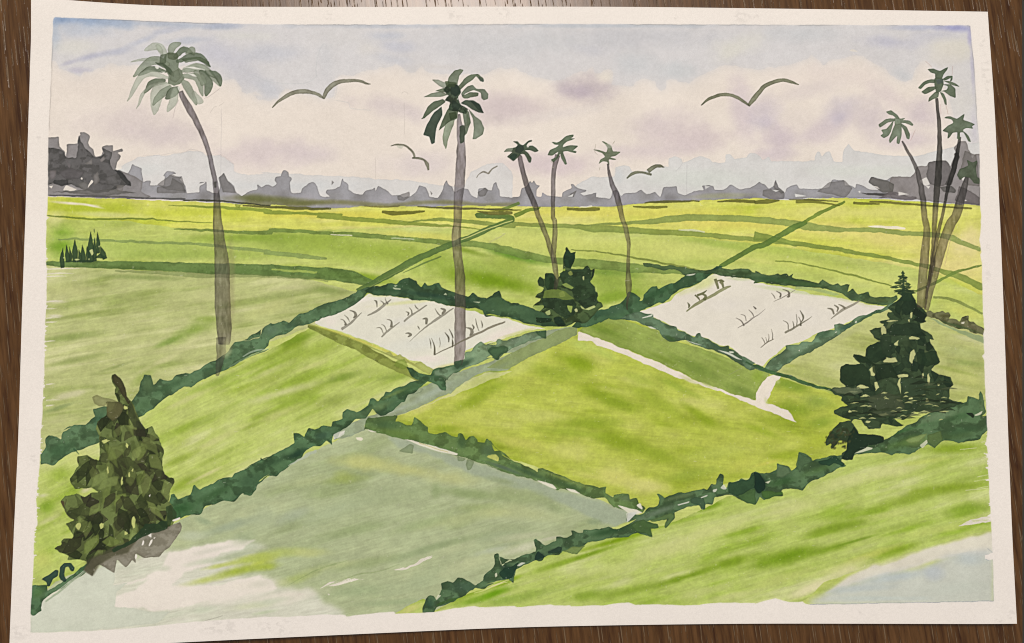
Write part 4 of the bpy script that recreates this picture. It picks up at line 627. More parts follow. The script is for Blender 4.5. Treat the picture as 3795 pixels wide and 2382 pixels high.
# lower middle hedge
HJ, MJ = hedge('green hedge with leafy tufts between the lime diamond and the grey field', ['b1', '840,1500 870,1420 1000,1405 1080,1398 1078,1420 1060,1440 1180,1472 1208,1404 1250,1440 1275,1468 1302,1478 1295,1505', 'c1', '1305,35 1370,52 1420,38 1455,62 1500,74 1510,45 1535,48 1558,92 1580,70 1620,62 1645,85 1650,108 1690,115 1705,88 1735,100 1760,132 1800,160 1820,200 1890,232', 'c2', '0,90 18,85 40,120 60,165 100,160 118,205 200,240 280,275 370,312 365,288 400,288 500,330 640,382 750,410 790,425 845,416 830,455 850,470 892,495 890,475 1000,468 1010,505 1060,498 1070,540 1110,545 1125,570 1095,602 1000,592 900,556 830,490 750,500 620,450 520,428 500,440 380,380 280,358 150,325 0,268',
    'c1', '1890,315 1800,292 1640,245 1500,205 1300,135 1130,88 940,42 850,5'], (86,122,68), mott=.12)
for q in [('c1',1100,50,200,34,-12,(92,128,52),.6), ('c1',1530,110,40,50,0,(64,98,64),.7), ('c1',1720,160,60,50,0,(78,110,80),.7), ('b1',1000,1460,130,40,0,(64,100,66),.7), ('c2',300,320,200,22,-22,(58,92,66),.7), ('c2',600,420,200,20,-20,(62,96,60),.7), ('c2',540,360,200,14,-20,(120,146,60),.7), ('c2',980,500,60,26,0,(96,126,90),.7), ('c1',1850,290,100,14,-20,(84,108,90),.8), ('c2',130,290,180,16,-20,(74,104,86),.7)]: hd(*q, MJ)
fill(T('c1', '1715,195 1740,205 1770,190 1795,215 1790,240 1750,225 1720,215'), (184,194,64), .9, rough=1.5); fill(T('c2', '5,205 40,192 70,190 92,215 90,240 50,225 15,215'), (184,194,80), .9, rough=1.5)
for t, s in [('c1','870,18 900,22 940,38 900,34'), ('c1','1130,86 1200,98 1270,118 1350,135 1400,152 1505,188 1500,200 1400,180 1300,150 1220,122'), ('c2','358,372 400,382 470,405 500,436 450,425 400,400'), ('c2','560,428 620,440 668,468 600,456'), ('c2','920,545 960,552 1000,568 1060,580 1100,600 1060,612 1000,600 960,575'), ('c2','1055,545 1080,530 1100,562 1098,578 1070,560')]:
    fill(T(t, s), (226,220,196), .92, rough=1.5, id=None)
line('c1', '1230,110 1320,140 1440,178', 5, (190,180,90), .7)
for t, s in [('c1','1090,165 1170,120 1195,130 1190,185 1120,180'), ('c1','1500,205 1560,225 1540,245 1510,240'), ('c1','1570,225 1625,240 1600,290 1575,305 1562,260')]: fill(T(t, s), (112,136,100), .7, rough=2, edge=.2)

# bottom hedge
HK, MK = hedge('long dark hedge sweeping from the bottom edge up to the right edge', ['c1', '1255,1282 1268,1240 1290,1192 1310,1175 1340,1185 1352,1215 1395,1140 1388,1095 1425,1078 1475,1082 1500,1060 1530,1058 1600,1085 1625,1108 1680,1085 1690,1030 1750,992 1768,960 1760,900 1775,884 1795,892 1812,960 1890,940',
    'c2', '55,890 90,885 105,920 120,975 150,940 235,915 350,868 352,840 335,795 350,788 410,818 420,832 500,795 498,768 520,765 560,772 602,758 598,728 680,740 685,715 720,720 860,703 920,712 1000,680 1060,642 1000,660 985,650 995,600 1070,620 1110,602 1140,560 1200,555 1222,515 1190,465 1205,462 1255,495 1290,475 1350,462 1440,450 1520,432 1560,440 1580,395 1610,405 1640,325 1668,340 1670,420 1690,425 1700,388 1775,385 1790,365 1835,370 1870,320 1895,312',
    'c3', '10,315 50,330 110,325 160,290 165,252 235,275 262,300 300,270 315,178 340,178 395,205 410,235 560,200 620,190 650,150 800,120 920,90', 'b3', '1050,1480 1130,1450 1180,1400 1320,1362 1440,1315 1485,1300 1490,1260 1540,1265 1575,1290 1580,1230 1595,1235 1612,1290 1620,1380 1590,1400 1634,1400 1634,1505',
    'c3', '1634,20 1600,60 1580,90 1500,95 1430,106 1330,95 1290,115 1262,148 1220,125 1170,145 1130,180 1080,195 1000,188 965,200 945,185 920,182 800,182 700,192 692,230 650,228 615,215 612,235 650,270 600,285 540,320 500,330 450,360 400,382 340,440 280,430 200,440 190,455 205,490 150,480 70,512 40,490 10,530', 'c2', '1890,540 1790,520 1755,490 1700,470 1640,490 1600,500 1590,540 1540,548 1530,585 1510,580 1492,545 1420,562 1320,602 1325,640 1262,712 1255,695 1270,650 1200,655 1130,662 1215,680 1212,712 1150,712 1165,768 1060,738 1000,768 890,778 800,798 720,802 690,820 640,890 540,872 520,892 430,900 330,940 210,1000 205,1050 200,1100 165,1062 140,1072 70,1075 0,1112',
    'c1', '1765,1085 1700,1135 1630,1128 1560,1180 1500,1205 1420,1240 1350,1265 1340,1302 1260,1302'], (68,104,74), mott=.16)
for q in [('c2',150,1010,50,60,20,(34,62,54),.85), ('c2',380,910,34,30,0,(34,56,54),.85), ('c2',480,862,60,16,16,(44,66,58),.8), ('c2',850,735,140,26,10,(46,84,54),.8), ('c2',1100,690,110,34,10,(66,104,56),.8), ('c2',1220,590,180,26,20,(96,124,104),.8), ('c2',1480,520,50,30,0,(50,86,76),.7), ('c2',1620,410,50,40,0,(88,124,88),.7), ('c2',1350,490,150,20,14,(92,120,82),.7),
          ('c1',1550,1120,110,44,0,(58,90,76),.7), ('c1',1310,1240,40,50,0,(46,84,70),.7), ('c1',1700,1050,60,50,0,(60,92,72),.6), ('c3',40,400,60,80,0,(26,52,42),.9), ('c3',200,330,80,60,0,(60,96,70),.7), ('c3',180,390,110,34,10,(48,90,48),.6), ('c3',340,240,60,50,0,(70,104,72),.7), ('c3',530,240,90,30,10,(34,66,52),.8), ('c3',480,290,160,30,20,(76,116,66),.7),
          ('c3',1050,110,180,40,14,(84,124,60),.7), ('c3',1400,60,160,40,10,(66,98,60),.7), ('c3',1150,100,130,40,10,(112,144,70),.6), ('c3',1480,20,140,30,10,(58,96,66),.6), ('b3',1450,1400,140,30,14,(62,104,66),.6), ('b3',1300,1400,140,34,14,(106,136,100),.6), ('b3',1600,1340,24,80,0,(96,124,80),.6), ('c3',1000,40,220,14,16,(56,104,60),.7)]: hd(*q, MK)
for t, s, c in [('c2','1015,690 1050,658 1110,652 1135,670 1212,680 1218,705 1160,712 1165,765 1120,740 1060,735 1040,715',(70,106,60)), ('c2','1155,658 1200,635 1300,605 1325,625 1305,665 1260,712 1252,700 1262,665 1290,645 1230,655 1170,665',(88,124,72)), ('c2','1435,510 1465,490 1520,495 1535,530 1540,580 1510,582 1495,545 1445,535',(60,92,72)), ('c2','1760,470 1890,430 1890,540 1790,520',(66,104,60)), ('c2','1700,460 1700,390 1830,370 1880,330 1890,420 1800,470 1760,485',(44,76,56)), ('c3','0,315 40,330 80,390 82,440 40,470 20,460 0,420',(24,50,44)),
                ('c3','450,240 520,230 580,198 605,230 640,255 620,275 560,250 520,275 460,262',(36,70,56)), ('c3','160,255 230,278 262,320 200,350 155,345',(86,118,86)), ('c3','315,178 345,200 392,205 405,245 350,270 320,320 290,260',(72,106,76)), ('c3','52,455 100,450 200,452 200,480 160,478 90,505 60,495',(66,108,50)),
                ('c2','345,900 365,868 385,880 415,900 400,930 372,942 340,925',(32,58,54)), ('c2','430,870 520,838 540,845 530,875 440,888',(40,66,58)), ('c2','95,1030 130,990 180,980 235,945 195,1030 195,1060 120,1065',(32,64,54)), ('c2','540,870 610,845 700,825 660,860 640,890',(120,150,74)), ('b3','1480,1380 1520,1375 1540,1400 1530,1415',(30,44,34)), ('c3','1210,60 1310,30 1320,95 1262,145 1210,110',(84,114,64)), ('c3','1055,95 1150,60 1210,50 1160,110 1090,115',(124,156,84))]:
    fill(T(t, s), c, .85, rough=3, edge=.3, er=1)
for t, s in [('c2','990,668 985,600 1050,590 1066,595 1010,650',), ('c2','1342,545 1430,520 1425,532 1350,552'), ('c2','1502,492 1555,476 1550,488 1510,498'), ('c2','1590,440 1620,430 1610,455 1595,458'), ('c2','1645,425 1670,400 1690,432 1670,438'), ('c2','215,975 250,950 282,952 240,975'), ('c3','78,385 118,374 100,394'), ('c1','1765,1030 1780,1020 1785,1045 1770,1055'), ('c3','700,185 790,140 830,148 820,160 740,178'), ('b3','1540,1395 1600,1362 1590,1388 1550,1400'), ('c1','1355,1215 1390,1180 1365,1175 1355,1195'), ('c3','1160,130 1210,90 1215,115 1180,150')]:
    fill(T(t, s), (214,214,178) if t != 'c2' else (208,208,190), .8, rough=1.5)
fill(T('c2', '1000,600 1062,598 1010,650 990,660'), (204,206,200), .6, rough=1.5)
fill(K('c1', '1355,1240 1450,1200 1520,1190 1500,1205 1400,1240 1360,1262'), (60,96,50), .8, rough=1.5)

# ------------------------------------------------------------------ bush in the middle
PB = part('bush', 'dense dark green bush in the centre under two leaning palms')
fill(T('b2', '545,300 560,240 562,218 575,213 598,258 628,242 620,262 630,298 605,335 600,368 640,372 680,378 690,355 715,348 740,380 765,360 768,385 750,440 735,462 765,495 785,560 775,600 808,605 818,640 780,665 700,750 620,740 560,780 520,775 500,762 480,742 420,752 350,748 345,708 430,720 460,706 420,680 380,665 330,635 342,622 380,600 390,578 345,568 360,545 400,520 410,500 370,482 360,460 378,420 410,440 412,400 440,398 470,400 500,450 545,385'), (62,86,54), .97, id=PB, edge=.3, rough=3, mott=.2, msc=30)
for s, c in [('545,300 575,213 598,258 628,242 630,298 605,335 598,365 560,360',(34,60,46)), ('520,400 560,380 680,372 715,348 740,380 735,460 765,500 785,560 770,610 700,640 640,600 600,520 540,500',(46,70,50)), ('412,400 470,400 490,430 500,510 430,520 415,480',(40,66,44)), ('362,460 378,420 410,450 415,488 372,480',(40,62,44)),
             ('735,440 760,370 768,390 750,440',(32,58,46)), ('390,570 500,570 590,560 640,620 620,690 560,720 470,660 400,640',(44,66,48)), ('480,710 520,700 560,770 520,775 490,745',(28,50,42)), ('345,710 420,712 470,720 460,745 400,750 350,742',(30,54,40)), ('335,625 400,630 430,640 370,665',(34,58,34)), ('650,600 760,560 790,600 760,640 690,650',(46,66,50))]:
    fill(T('b2', s), c, .82, rough=3, edge=.25, er=1, mott=.12, msc=20)
for s, c in [('410,520 500,510 560,530 620,580 560,590 480,570 400,575',(104,132,54)), ('530,480 560,470 620,500 600,512 560,500',(140,170,70)), ('575,395 600,380 612,410 590,418',(130,150,64)), ('665,625 700,655 760,625 768,640 720,662 675,650',(184,200,110)), ('570,625 610,635 600,680 580,660',(160,188,70)), ('330,628 400,625 410,640 380,668 345,655',(160,188,80)), ('415,672 450,660 455,688 430,692',(176,196,110)), ('678,425 690,420 688,450 680,445',(196,206,120)), ('765,500 780,500 778,540 768,530',(170,192,90)), ('510,540 540,520 560,560 520,570',(120,146,60)), ('622,655 640,645 645,668 628,672',(200,208,130)), ('545,370 560,372 560,385 540,385',(150,180,60))]:
    fill(T('b2', s), c, .85, rough=2)

# ------------------------------------------------------------------ small trees on the left bank
PST = part('small_tree_group', 'little dark spiky trees on the green bank at the left')
for bx, by, mx, my, tx, ty, wd in [(440,364,434,300,440,222,34),(472,325,470,270,462,200,32),(490,320,494,280,484,214,24),(528,325,524,250,524,162,44),(556,322,562,290,550,232,30),(592,325,582,270,577,198,36),(620,320,618,270,610,206,34),(640,325,636,220,636,106,46),(664,320,664,250,662,150,34),(690,262,688,190,682,110,30),(738,302,722,262,706,210,40)]:
    stroke('b0', '%d,%d %d,%d %d,%d' % (bx, by, mx, my, tx, ty), [wd*.8, wd, 2], (52,76,56), op=.93, id=PST, edge=.25)
fill(T('b0', '455,328 475,312 560,306 640,312 690,296 755,300 735,282 700,262 660,300 640,328 560,325 500,322'), (46,68,50), .9, id=PST, rough=2)
fill(T('b0', '656,85 662,92 664,122 658,110'), (50,76,56), .9, id=PST, rough=.5)
for s in ['625,240 648,230 656,262 645,280', '520,300 545,300 560,308 530,312', '618,300 628,298 626,312', '668,300 690,300 720,305 690,308', '690,210 700,208 696,222', '442,290 452,285 448,300']: fill(T('b0', s), (196,206,130), .9, rough=.8)

# ------------------------------------------------------------------ conifers
def conifer(label, segs, base, darks, lights, n_d, n_l, seed, lw, lh, holes=(), hole_c=(184,200,96)):
    i = part('conifer', label); rr = random.Random(seed)
    win, m = fill(K(*segs), base, .97, id=i, edge=.25, er=1, rough=4, mott=.1, msc=34)
    M = np.zeros((NY, NX)); M[win] = m
    ys, xs = np.where(m > .5); X, Y = PX[win], PY[win]
    cxm = X[ys, xs].mean()
    for j in range(n_d+n_l):
        k = rr.randrange(len(ys)); p = np.array([X[ys[k], xs[k]], Y[ys[k], xs[k]]])
        side = (p[0]-cxm)/200.; a = math.radians(-90 + side*55 + rr.uniform(-50, 50)) if rr.random() < .65 else rr.uniform(0, 6.28)
        d = np.array([math.cos(a), -math.sin(a)]); L = lh*rr.uniform(.6, 1.5); nn = np.array([-d[1], d[0]])*lw*rr.uniform(.6, 1.3)
        q = np.array([p-d*L*.5, p-d*L*.25-nn*.8, p+d*L*.1-nn*rr.uniform(.4, 1), p+d*L*.55, p+d*L*rr.uniform(-.1, .2)+nn*.9, p-d*L*.3+nn*.4])
        c = rr.choice(darks) if j % (n_d+n_l) < n_d or j % 3 else rr.choice(lights)
        if j >= n_d: c = rr.choice(lights) if rr.random() < .55 else rr.choice(darks)
        fill(q, c, rr.uniform(.4, .85), edge=.25, er=1, rough=2, clip=M)
    for t, x, y, w_, h_ in holes:
        ww, hh = w_*.72, h_*.72; th = np.sort(np.array([rr.uniform(0, 6.28) for _ in range(9)])); rad = np.array([rr.uniform(.55, 1.1) for _ in range(9)])
        q = np.stack([x+ww*rad*np.cos(th), y+hh*rad*np.sin(th)], 1)/1.89 + np.array([TC[int(t[1])], TL[t[0]]])
        fill(q, hole_c, .95, rough=2.5)
    return i, M
PC1, MC1 = conifer('bushy olive and brown conifer at the lower left', ['b0', '782,1112 800,1100 850,1138 862,1165 888,1212 888,1262 925,1300 950,1360 985,1440 1020,1495 1062,1470 1092,1512', 'c0', '1110,60 1122,100 1140,150 1142,240 1138,290 1180,355 1220,365 1218,385 1195,430 1180,520 1215,560 1205,620 1232,640 1200,700 1100,745 1000,800 900,880 780,930 690,950 640,1000 600,1000 610,940 560,925 470,940 482,905 400,860 384,845 432,825 428,800 450,780 512,790 515,760 455,682 520,655 462,622 455,570 420,520 450,485 540,465 590,492 650,458 690,452 640,425 570,432 530,430 488,368 545,268 540,212 600,196 690,235 696,130 690,60 665,0',
    'b0', '668,1500 680,1440 745,1400 760,1300 828,1298 800,1240 798,1212 808,1200 788,1150'], (92,112,60), [(44,54,34),(56,62,42),(40,50,32),(68,80,48),(52,52,42)], [(122,146,72),(112,136,60),(104,124,62),(134,158,76)], 110, 60, 5, 24, 74,
    holes=[('c0',890,135,14,34),('c0',752,305,16,44),('c0',905,335,14,30),('c0',740,105,44,26),('c0',545,690,40,44),('c0',935,670,22,80),('c0',855,385,12,60),('c0',600,470,60,14),('b0',880,1340,34,30),('c0',710,690,30,40),('c0',930,300,14,20),('c0',880,745,22,20)], hole_c=(190,200,98))
fill(T('b0', '785,1115 805,1102 850,1140 868,1180 885,1210 888,1262 915,1300 900,1320 870,1270 830,1205 795,1160'), (66,64,46), .85, rough=2, edge=.25)
fill(T('b0', '640,1270 680,1252 720,1270 800,1285 830,1300 750,1302 740,1335 700,1335 665,1310'), (134,142,84), .85, rough=2.5, edge=.2, id=PC1)
fill(T('b0', '745,1300 830,1298 870,1330 840,1400 790,1440 750,1400'), (96,98,62), .8, rough=2, edge=.2)
fill(T('b0', '915,1300 935,1340 965,1420 1030,1500 940,1480 900,1400 890,1340'), (56,66,44), .75, rough=2)
# its grey lower right underside and dark foot
GS = K('c0', '590,1000 640,930 700,900 800,870 900,820 1000,750 1100,720 1175,700 1210,680 1262,668 1275,690 1262,740 1235,790 1180,850 1110,908 1060,905 1010,920 955,880 945,905 958,950 930,935 880,982 820,930 798,1022 740,990 690,962 660,990 650,1048 610,1020')
fill(GS, (126,124,110), .93, id=PC1, rough=3, edge=.2, mott=.08); fill(K('c0', '590,1000 610,930 800,840 960,780 900,880 800,900 700,960 650,1045'), (74,76,60), .75, rough=3, soft=1)
fill(K('c0', '780,860 900,800 960,740 1010,700 1010,680 1100,680 1130,655 1180,655 1175,710 1100,735 1000,765 900,830 800,880'), (40,64,44), .85, rough=3)
fill(K('c0', '1160,560 1200,545 1240,600 1235,640 1210,640 1190,700 1170,660'), (52,74,48), .8, rough=2)
for s in ['1000,790 1010,800 1000,830 990,830', '1035,760 1060,745 1060,775', '1040,830 1055,790 1070,785 1065,810 1045,838', '1075,775 1090,770 1080,785', '1205,650 1262,632 1260,648 1215,662', '945,905 950,885 965,900 950,930', '1045,480 1055,470 1052,490']: fill(T('c0', s), (226,218,204), .95, rough=1)
line('c0', '462,505 455,560 462,600 490,635 545,655', [5,6,5,6,4], (70,72,52), .9, id=PC1); line('c0', '545,220 548,250', 8, (60,62,40), .9)
fill(T('c0', '420,518 448,520 452,560 440,550'), (80,70,50), .9, id=PC1)

PC2, MC2 = conifer('tall dark conifer with rounded leaf clumps at the right', ['b3', '1040,535 1105,545 1130,580 1140,615 1180,640 1212,685 1195,712 1208,738 1160,745 1172,790 1200,812 1240,830 1268,865 1222,862 1235,892 1280,940 1285,985 1303,1020 1260,1050 1240,1080 1300,1110 1340,1120 1375,1135 1395,1190 1360,1210 1372,1260 1360,1282 1420,1300 1465,1312 1400,1340 1330,1352 1340,1380 1250,1385 1180,1372 1120,1385 1060,1425 960,1420 1060,1465 1000,1480 900,1450 880,1490 800,1500 760,1440 700,1420 680,1440 725,1512',
    'c3', '725,45 820,52 915,72 918,95 905,110 800,128 780,150 720,162 698,190 692,230 620,218 618,180 650,150 652,105 600,85 560,140 540,155 545,110 510,130 500,85 530,40', 'b3', '545,1500 600,1450 680,1430 560,1390 552,1365 620,1335 655,1330 600,1290 620,1270 555,1250 532,1218 560,1202 640,1200 605,1150 598,1100 600,1060 640,1035 740,1030 720,1010 685,988 690,968 725,965 782,988 785,935 820,900 855,878 888,882 835,858 800,800 850,780 888,785 910,755 872,738 900,728 945,722 928,690 935,668 965,670 935,640 985,605 1030,585 1030,560'],
    (52,74,54), [(34,54,42),(40,60,46),(30,48,38),(46,66,50)], [(72,94,66),(64,86,62),(84,104,70)], 80, 22, 9, 18, 46,
    holes=[('b3',912,800,34,60),('b3',995,890,26,44),('b3',1108,975,40,80),('b3',950,1010,110,34),('b3',830,1090,40,70),('b3',1035,1120,60,34),('b3',1015,1190,22,100),('b3',760,1205,70,34),('b3',855,1190,24,50),('b3',1225,1145,18,60),('b3',1130,855,70,20),('b3',1090,735,18,20),('b3',970,735,60,10),('b3',1100,690,14,40),
           ('b3',670,1370,26,20),('b3',900,1390,70,18),('b3',1210,1290,20,20),('b3',1100,1278,26,16),('b3',800,1440,30,14),('b3',1010,1290,40,10),('b3',690,1230,60,10),('b3',1140,540,20,10),('b3',1030,560,20,14),('b3',1040,480,24,20),('b3',1065,455,14,20),('b3',780,1260,70,14),('b3',1180,1120,14,30),('b3',1290,1180,20,14),('b3',1180,1250,30,10)], hole_c=(188,194,116))
for s, c in [('600,1060 640,1035 760,1030 800,1090 820,1180 855,1215 800,1200 740,1180 640,1195 600,1150',(38,58,42)), ('830,1040 960,1030 985,1080 1010,1135 960,1130 860,1150 830,1080',(34,52,38)), ('790,930 850,880 900,900 980,960 900,1000 850,1030 790,1010',(40,62,46)), ('960,760 1150,750 1180,820 1080,840 940,830',(42,62,48)), ('1140,960 1280,940 1300,1020 1220,1060 1140,1040',(36,58,42)), ('1030,1160 1080,1130 1200,1160 1200,1250 1100,1270 1040,1250',(54,76,58)),
             ('800,1270 900,1230 1020,1260 1060,1340 980,1400 860,1400 800,1350',(66,80,62)), ('540,1215 600,1202 740,1200 765,1240 680,1250 580,1240',(92,110,84)), ('1080,570 1130,580 1140,650 1060,700 1020,640',(36,56,44)), ('1130,640 1212,690 1190,740 1110,730 1150,700 1105,680',(30,44,36)), ('880,850 960,840 960,1000 900,960',(46,66,50)), ('690,970 780,985 860,1050 740,1020',(34,54,38))]:
    fill(T('b3', s), c, .8, rough=3.5, edge=.22, er=1)
fill(K('c3', '650,95 700,0 725,45 820,52 915,72 905,110 800,128 780,150 720,162 698,190 692,230 640,225 618,215 650,150'), (32,54,42), .9, rough=2.5, edge=.2)
rr = random.Random(4)
for k in range(60):           # horizontal dry strokes in the skirt of the tree
    x, y = rr.uniform(640, 1380), rr.uniform(1130, 1420)
    if x < 1150 and y < 1250: continue
    L = rr.uniform(30, 90); stroke('b3', '%f,%f %f,%f %f,%f' % (x-L, y+6, x, y-6, x+L, y+rr.uniform(-6, 10)), [3, rr.uniform(10, 26), 3], rr.choice([(44,62,44),(60,78,54),(84,100,74),(38,52,38)]), op=.7, edge=.2, id=PC2)
for k in range(34):            # light slits between the skirt strokes
    x, y = rr.uniform(640, 1340), rr.uniform(1235, 1440); L = rr.uniform(10, 34)
    stroke('b3', '%f,%f %f,%f %f,%f' % (x-L, y+3, x, y-2, x+L, y+rr.uniform(-4, 6)), [2, rr.uniform(4, 11), 2], (178,188,108), op=.85)
for k in range(70):
    x, y = rr.uniform(500, 700), rr.uniform(10, 150)
    if x+y*.9 < 560 or (x > 640 and y > 110): continue
    dab('c3', x, y, 13, 9, rr.uniform(0, 90), rr.choice([(54,62,40),(72,78,48),(60,66,48)]), .75, None, .5)
for x, y, r1, r2 in [(1040,398,14,9),(1030,425,26,11),(1058,432,20,9),(1042,455,30,12),(1010,470,30,12),(1075,478,24,12),(985,500,34,10),(1040,500,26,12),(1100,525,38,10),(1010,525,34,9),(1062,515,24,10),(1080,500,20,9)]:
    th = np.linspace(0, 6.0, 8); q = np.stack([x+r1*np.cos(th)*np.array([1,.7,1,.8,1.1,.7,1,.8]), y+r2*np.sin(th)*np.array([1,1.2,.8,1,.9,1.2,1,.8])], 1)
    fill(q/1.89+np.array([TC[3], TL['b']]), (48,76,54), .85, id=PC2, rough=2, edge=.3)
rr = random.Random(9)
for k in range(20):           # sparse spiky top: short flat strokes either side of the stem, widening downwards
    y = 388+k*8; hw = 10+k*4.2; sg = 1 if k % 2 else -1; x0 = 1042+rr.uniform(-4, 4); x1 = x0+sg*hw*rr.uniform(.6, 1.05)
    stroke('b3', '%f,%f %f,%f %f,%f' % (x0-sg*4, y-2, (x0+x1)/2, y+rr.uniform(-3, 3), x1, y+rr.uniform(2, 12)), [rr.uniform(5, 10), rr.uniform(6, 13), 2], rr.choice([(44,70,50),(54,84,58),(72,104,66)]), op=.88, edge=.2, id=PC2)
stroke('b3', '1042,385 1044,450 1046,540', [4, 9, 22], (46,72,52), op=.8, id=PC2)
fill(T('b3', '1000,540 1035,520 1050,515 1085,525 1140,540 1105,552 1140,600 1000,600 1040,560'), (40,64,48), .9, id=PC2, edge=.2, rough=2.5)

# ------------------------------------------------------------------ palms
GREEN_L, GREEN_M, GREEN_D = (132,154,122), (104,130,102), (70,100,76)
def leafpoly(t, b, mi, e, w_):
    P = smooth(T(t, '%f,%f %f,%f %f,%f' % (*b, *mi, *e)), 8); n = len(P); u = np.linspace(0, 1, n)
    wd = w_*sc(t)*(np.sin(np.pi*np.clip(u*.92+.06, 0, 1))**.7)*.9
    tg = np.gradient(P, axis=0); tg /= np.hypot(tg[:, 0], tg[:, 1])[:, None]; nn = np.stack([-tg[:, 1], tg[:, 0]], 1)*wd[:, None]/2
    return np.concatenate([P+nn, (P-nn)[::-1]])
def palm(label):
    r_ = part('palm_tree', label); return r_, part('trunk', None, r_), part('crown', None, r_)
def trunk(i, segs, wd, c, op=.82, ground=None, gc=None, gy=735, **k):
    P = K(*segs); wd = np.array(wd, float)/1.89; poly = ribbon(P, wd)
    k.setdefault('rough', 1.5)
    r = raster(roughen(poly, k['rough']))
    win, m = r; below_ = ss(gy-20, gy+20, PY[win])[..., None]
    g1 = col(c)/PAPER; g2 = col(gc)/PAPER if gc else g1
    base = C[win]; gl = g1*(1-below_)+g2*below_
    tex = (1+.22*(fbm(PX[win]/8, PY[win]/30, 3, 8)-.5)*2 + .14*(fbm(PX[win]/60, PY[win]/90, 2, 18)-.5)*2)[..., None]
    e = m*(1-blur(m, 2))*2
    out = (base*.48 + .52*PAPER*.76)*gl*tex*(1-.24*np.clip(e, 0, 1))[..., None]
    C[win] = base+(out-base)*(m*op)[..., None]; ID[win] = np.where(m > .5, i, ID[win])
    return win, m
# palm 1
p1, t1, c1 = palm('tall bent palm with pale loose fronds at the left')
trunk(t1, ['a0', '1262,640 1285,690 1330,765 1370,840 1420,945 1462,1065 1492,1200 1512,1300 1520,1400 1522,1512', 'b0', '1524,50 1540,200 1554,350 1560,600 1570,800 1568,900'], [34,44,52,44,36,32,34,40,48,60,66,82,104,112,104,80], (134,129,136), .9, gc=(146,141,136), gy=740)
trunk(t1, ['b0', '1545,850 1548,950 1535,1040 1524,1120'], [70,66,50,20], (128,122,116), .7, gc=(148,145,140), rough=2)
gd('b0', 1620, 500, 30, 420, 0, (140,136,96), .35); gd('b0', 1590, 930, 34, 70, 0, (190,196,130), .5)
fill(T('a0', '1500,1270 1520,1265 1518,1310 1502,1312'), (70,72,76), .8)
L1 = [((1190,385),(1210,325),(1272,298),60,1), ((1170,395),(1105,325),(1010,352),66,0), ((1215,405),(1290,345),(1365,388),50,2), ((1230,430),(1380,392),(1478,468),56,2), ((1150,432),(1040,412),(912,432),26,0), ((1190,450),(1060,425),(935,538),70,1), ((1170,500),(1060,482),(968,530),46,2),
      ((1190,545),(1010,520),(892,710),52,0), ((1160,560),(1070,580),(1010,650),56,2), ((1170,575),(1030,620),(953,762),30,0), ((1190,590),(1110,640),(1082,805),110,0), ((1200,600),(1130,660),(1070,735),60,1), ((1255,615),(1205,650),(1160,692),76,2), ((1225,610),(1215,700),(1172,780),64,0),
      ((1270,500),(1420,475),(1545,608),62,1), ((1430,500),(1520,530),(1546,606),56,2), ((1280,480),(1400,455),(1500,540),30,0), ((1270,530),(1380,545),(1420,672),62,1), ((1270,560),(1320,620),(1378,738),64,1), ((1400,490),(1460,580),(1440,676),70,2), ((1350,640),(1390,700),(1425,716),64,0),
      ((1360,490),(1420,560),(1410,600),60,1), ((1140,400),(1110,330),(1090,320),40,0), ((1300,380),(1350,340),(1358,388),40,1)]
fill(T('a0', '1165,375 1200,365 1235,385 1250,430 1245,470 1280,500 1290,545 1262,590 1215,600 1175,580 1185,530 1160,480 1130,440'), GREEN_M, .9, id=c1, edge=.15, rough=3)
for b, mi, e, w_, k in L1:
    fill(leafpoly('a0', b, mi, e, w_), [(150,168,138),(116,140,110),(82,110,86)][k], [.6, .75, .85][k], id=c1, edge=.3, er=1, rough=2, mul=False, var=.12, vsc=30)
for s, c in [('1122,385 1170,378 1165,440 1120,445',(76,104,80)), ('1085,432 1150,440 1200,480 1225,520 1220,540 1190,520 1160,480 1110,455',(62,92,70)), ('1265,410 1400,398 1460,425 1475,465 1440,440 1390,425 1300,440',(78,108,78)), ('1200,500 1250,480 1270,540 1230,580 1190,560',(108,132,104)), ('1170,370 1240,370 1250,400 1220,420 1180,410',(84,108,80))]:
    fill(T('a0', s), c, .7, rough=2, edge=.25, id=c1)
for s in ['1085,465 1105,458 1118,475 1100,485', '1290,470 1360,465 1440,490 1360,480', '1310,510 1350,515 1385,540 1350,535', '1130,500 1160,500 1150,510', '1240,610 1256,605 1262,640 1250,635']: fill(T('a0', s), (224,220,206), .85, rough=1.5)
for s in ['1250,700 1225,760 1210,830', '1540,620 1470,670 1430,690', '1340,730 1370,800']: line('a0', s, 3, (140,128,130), .45)
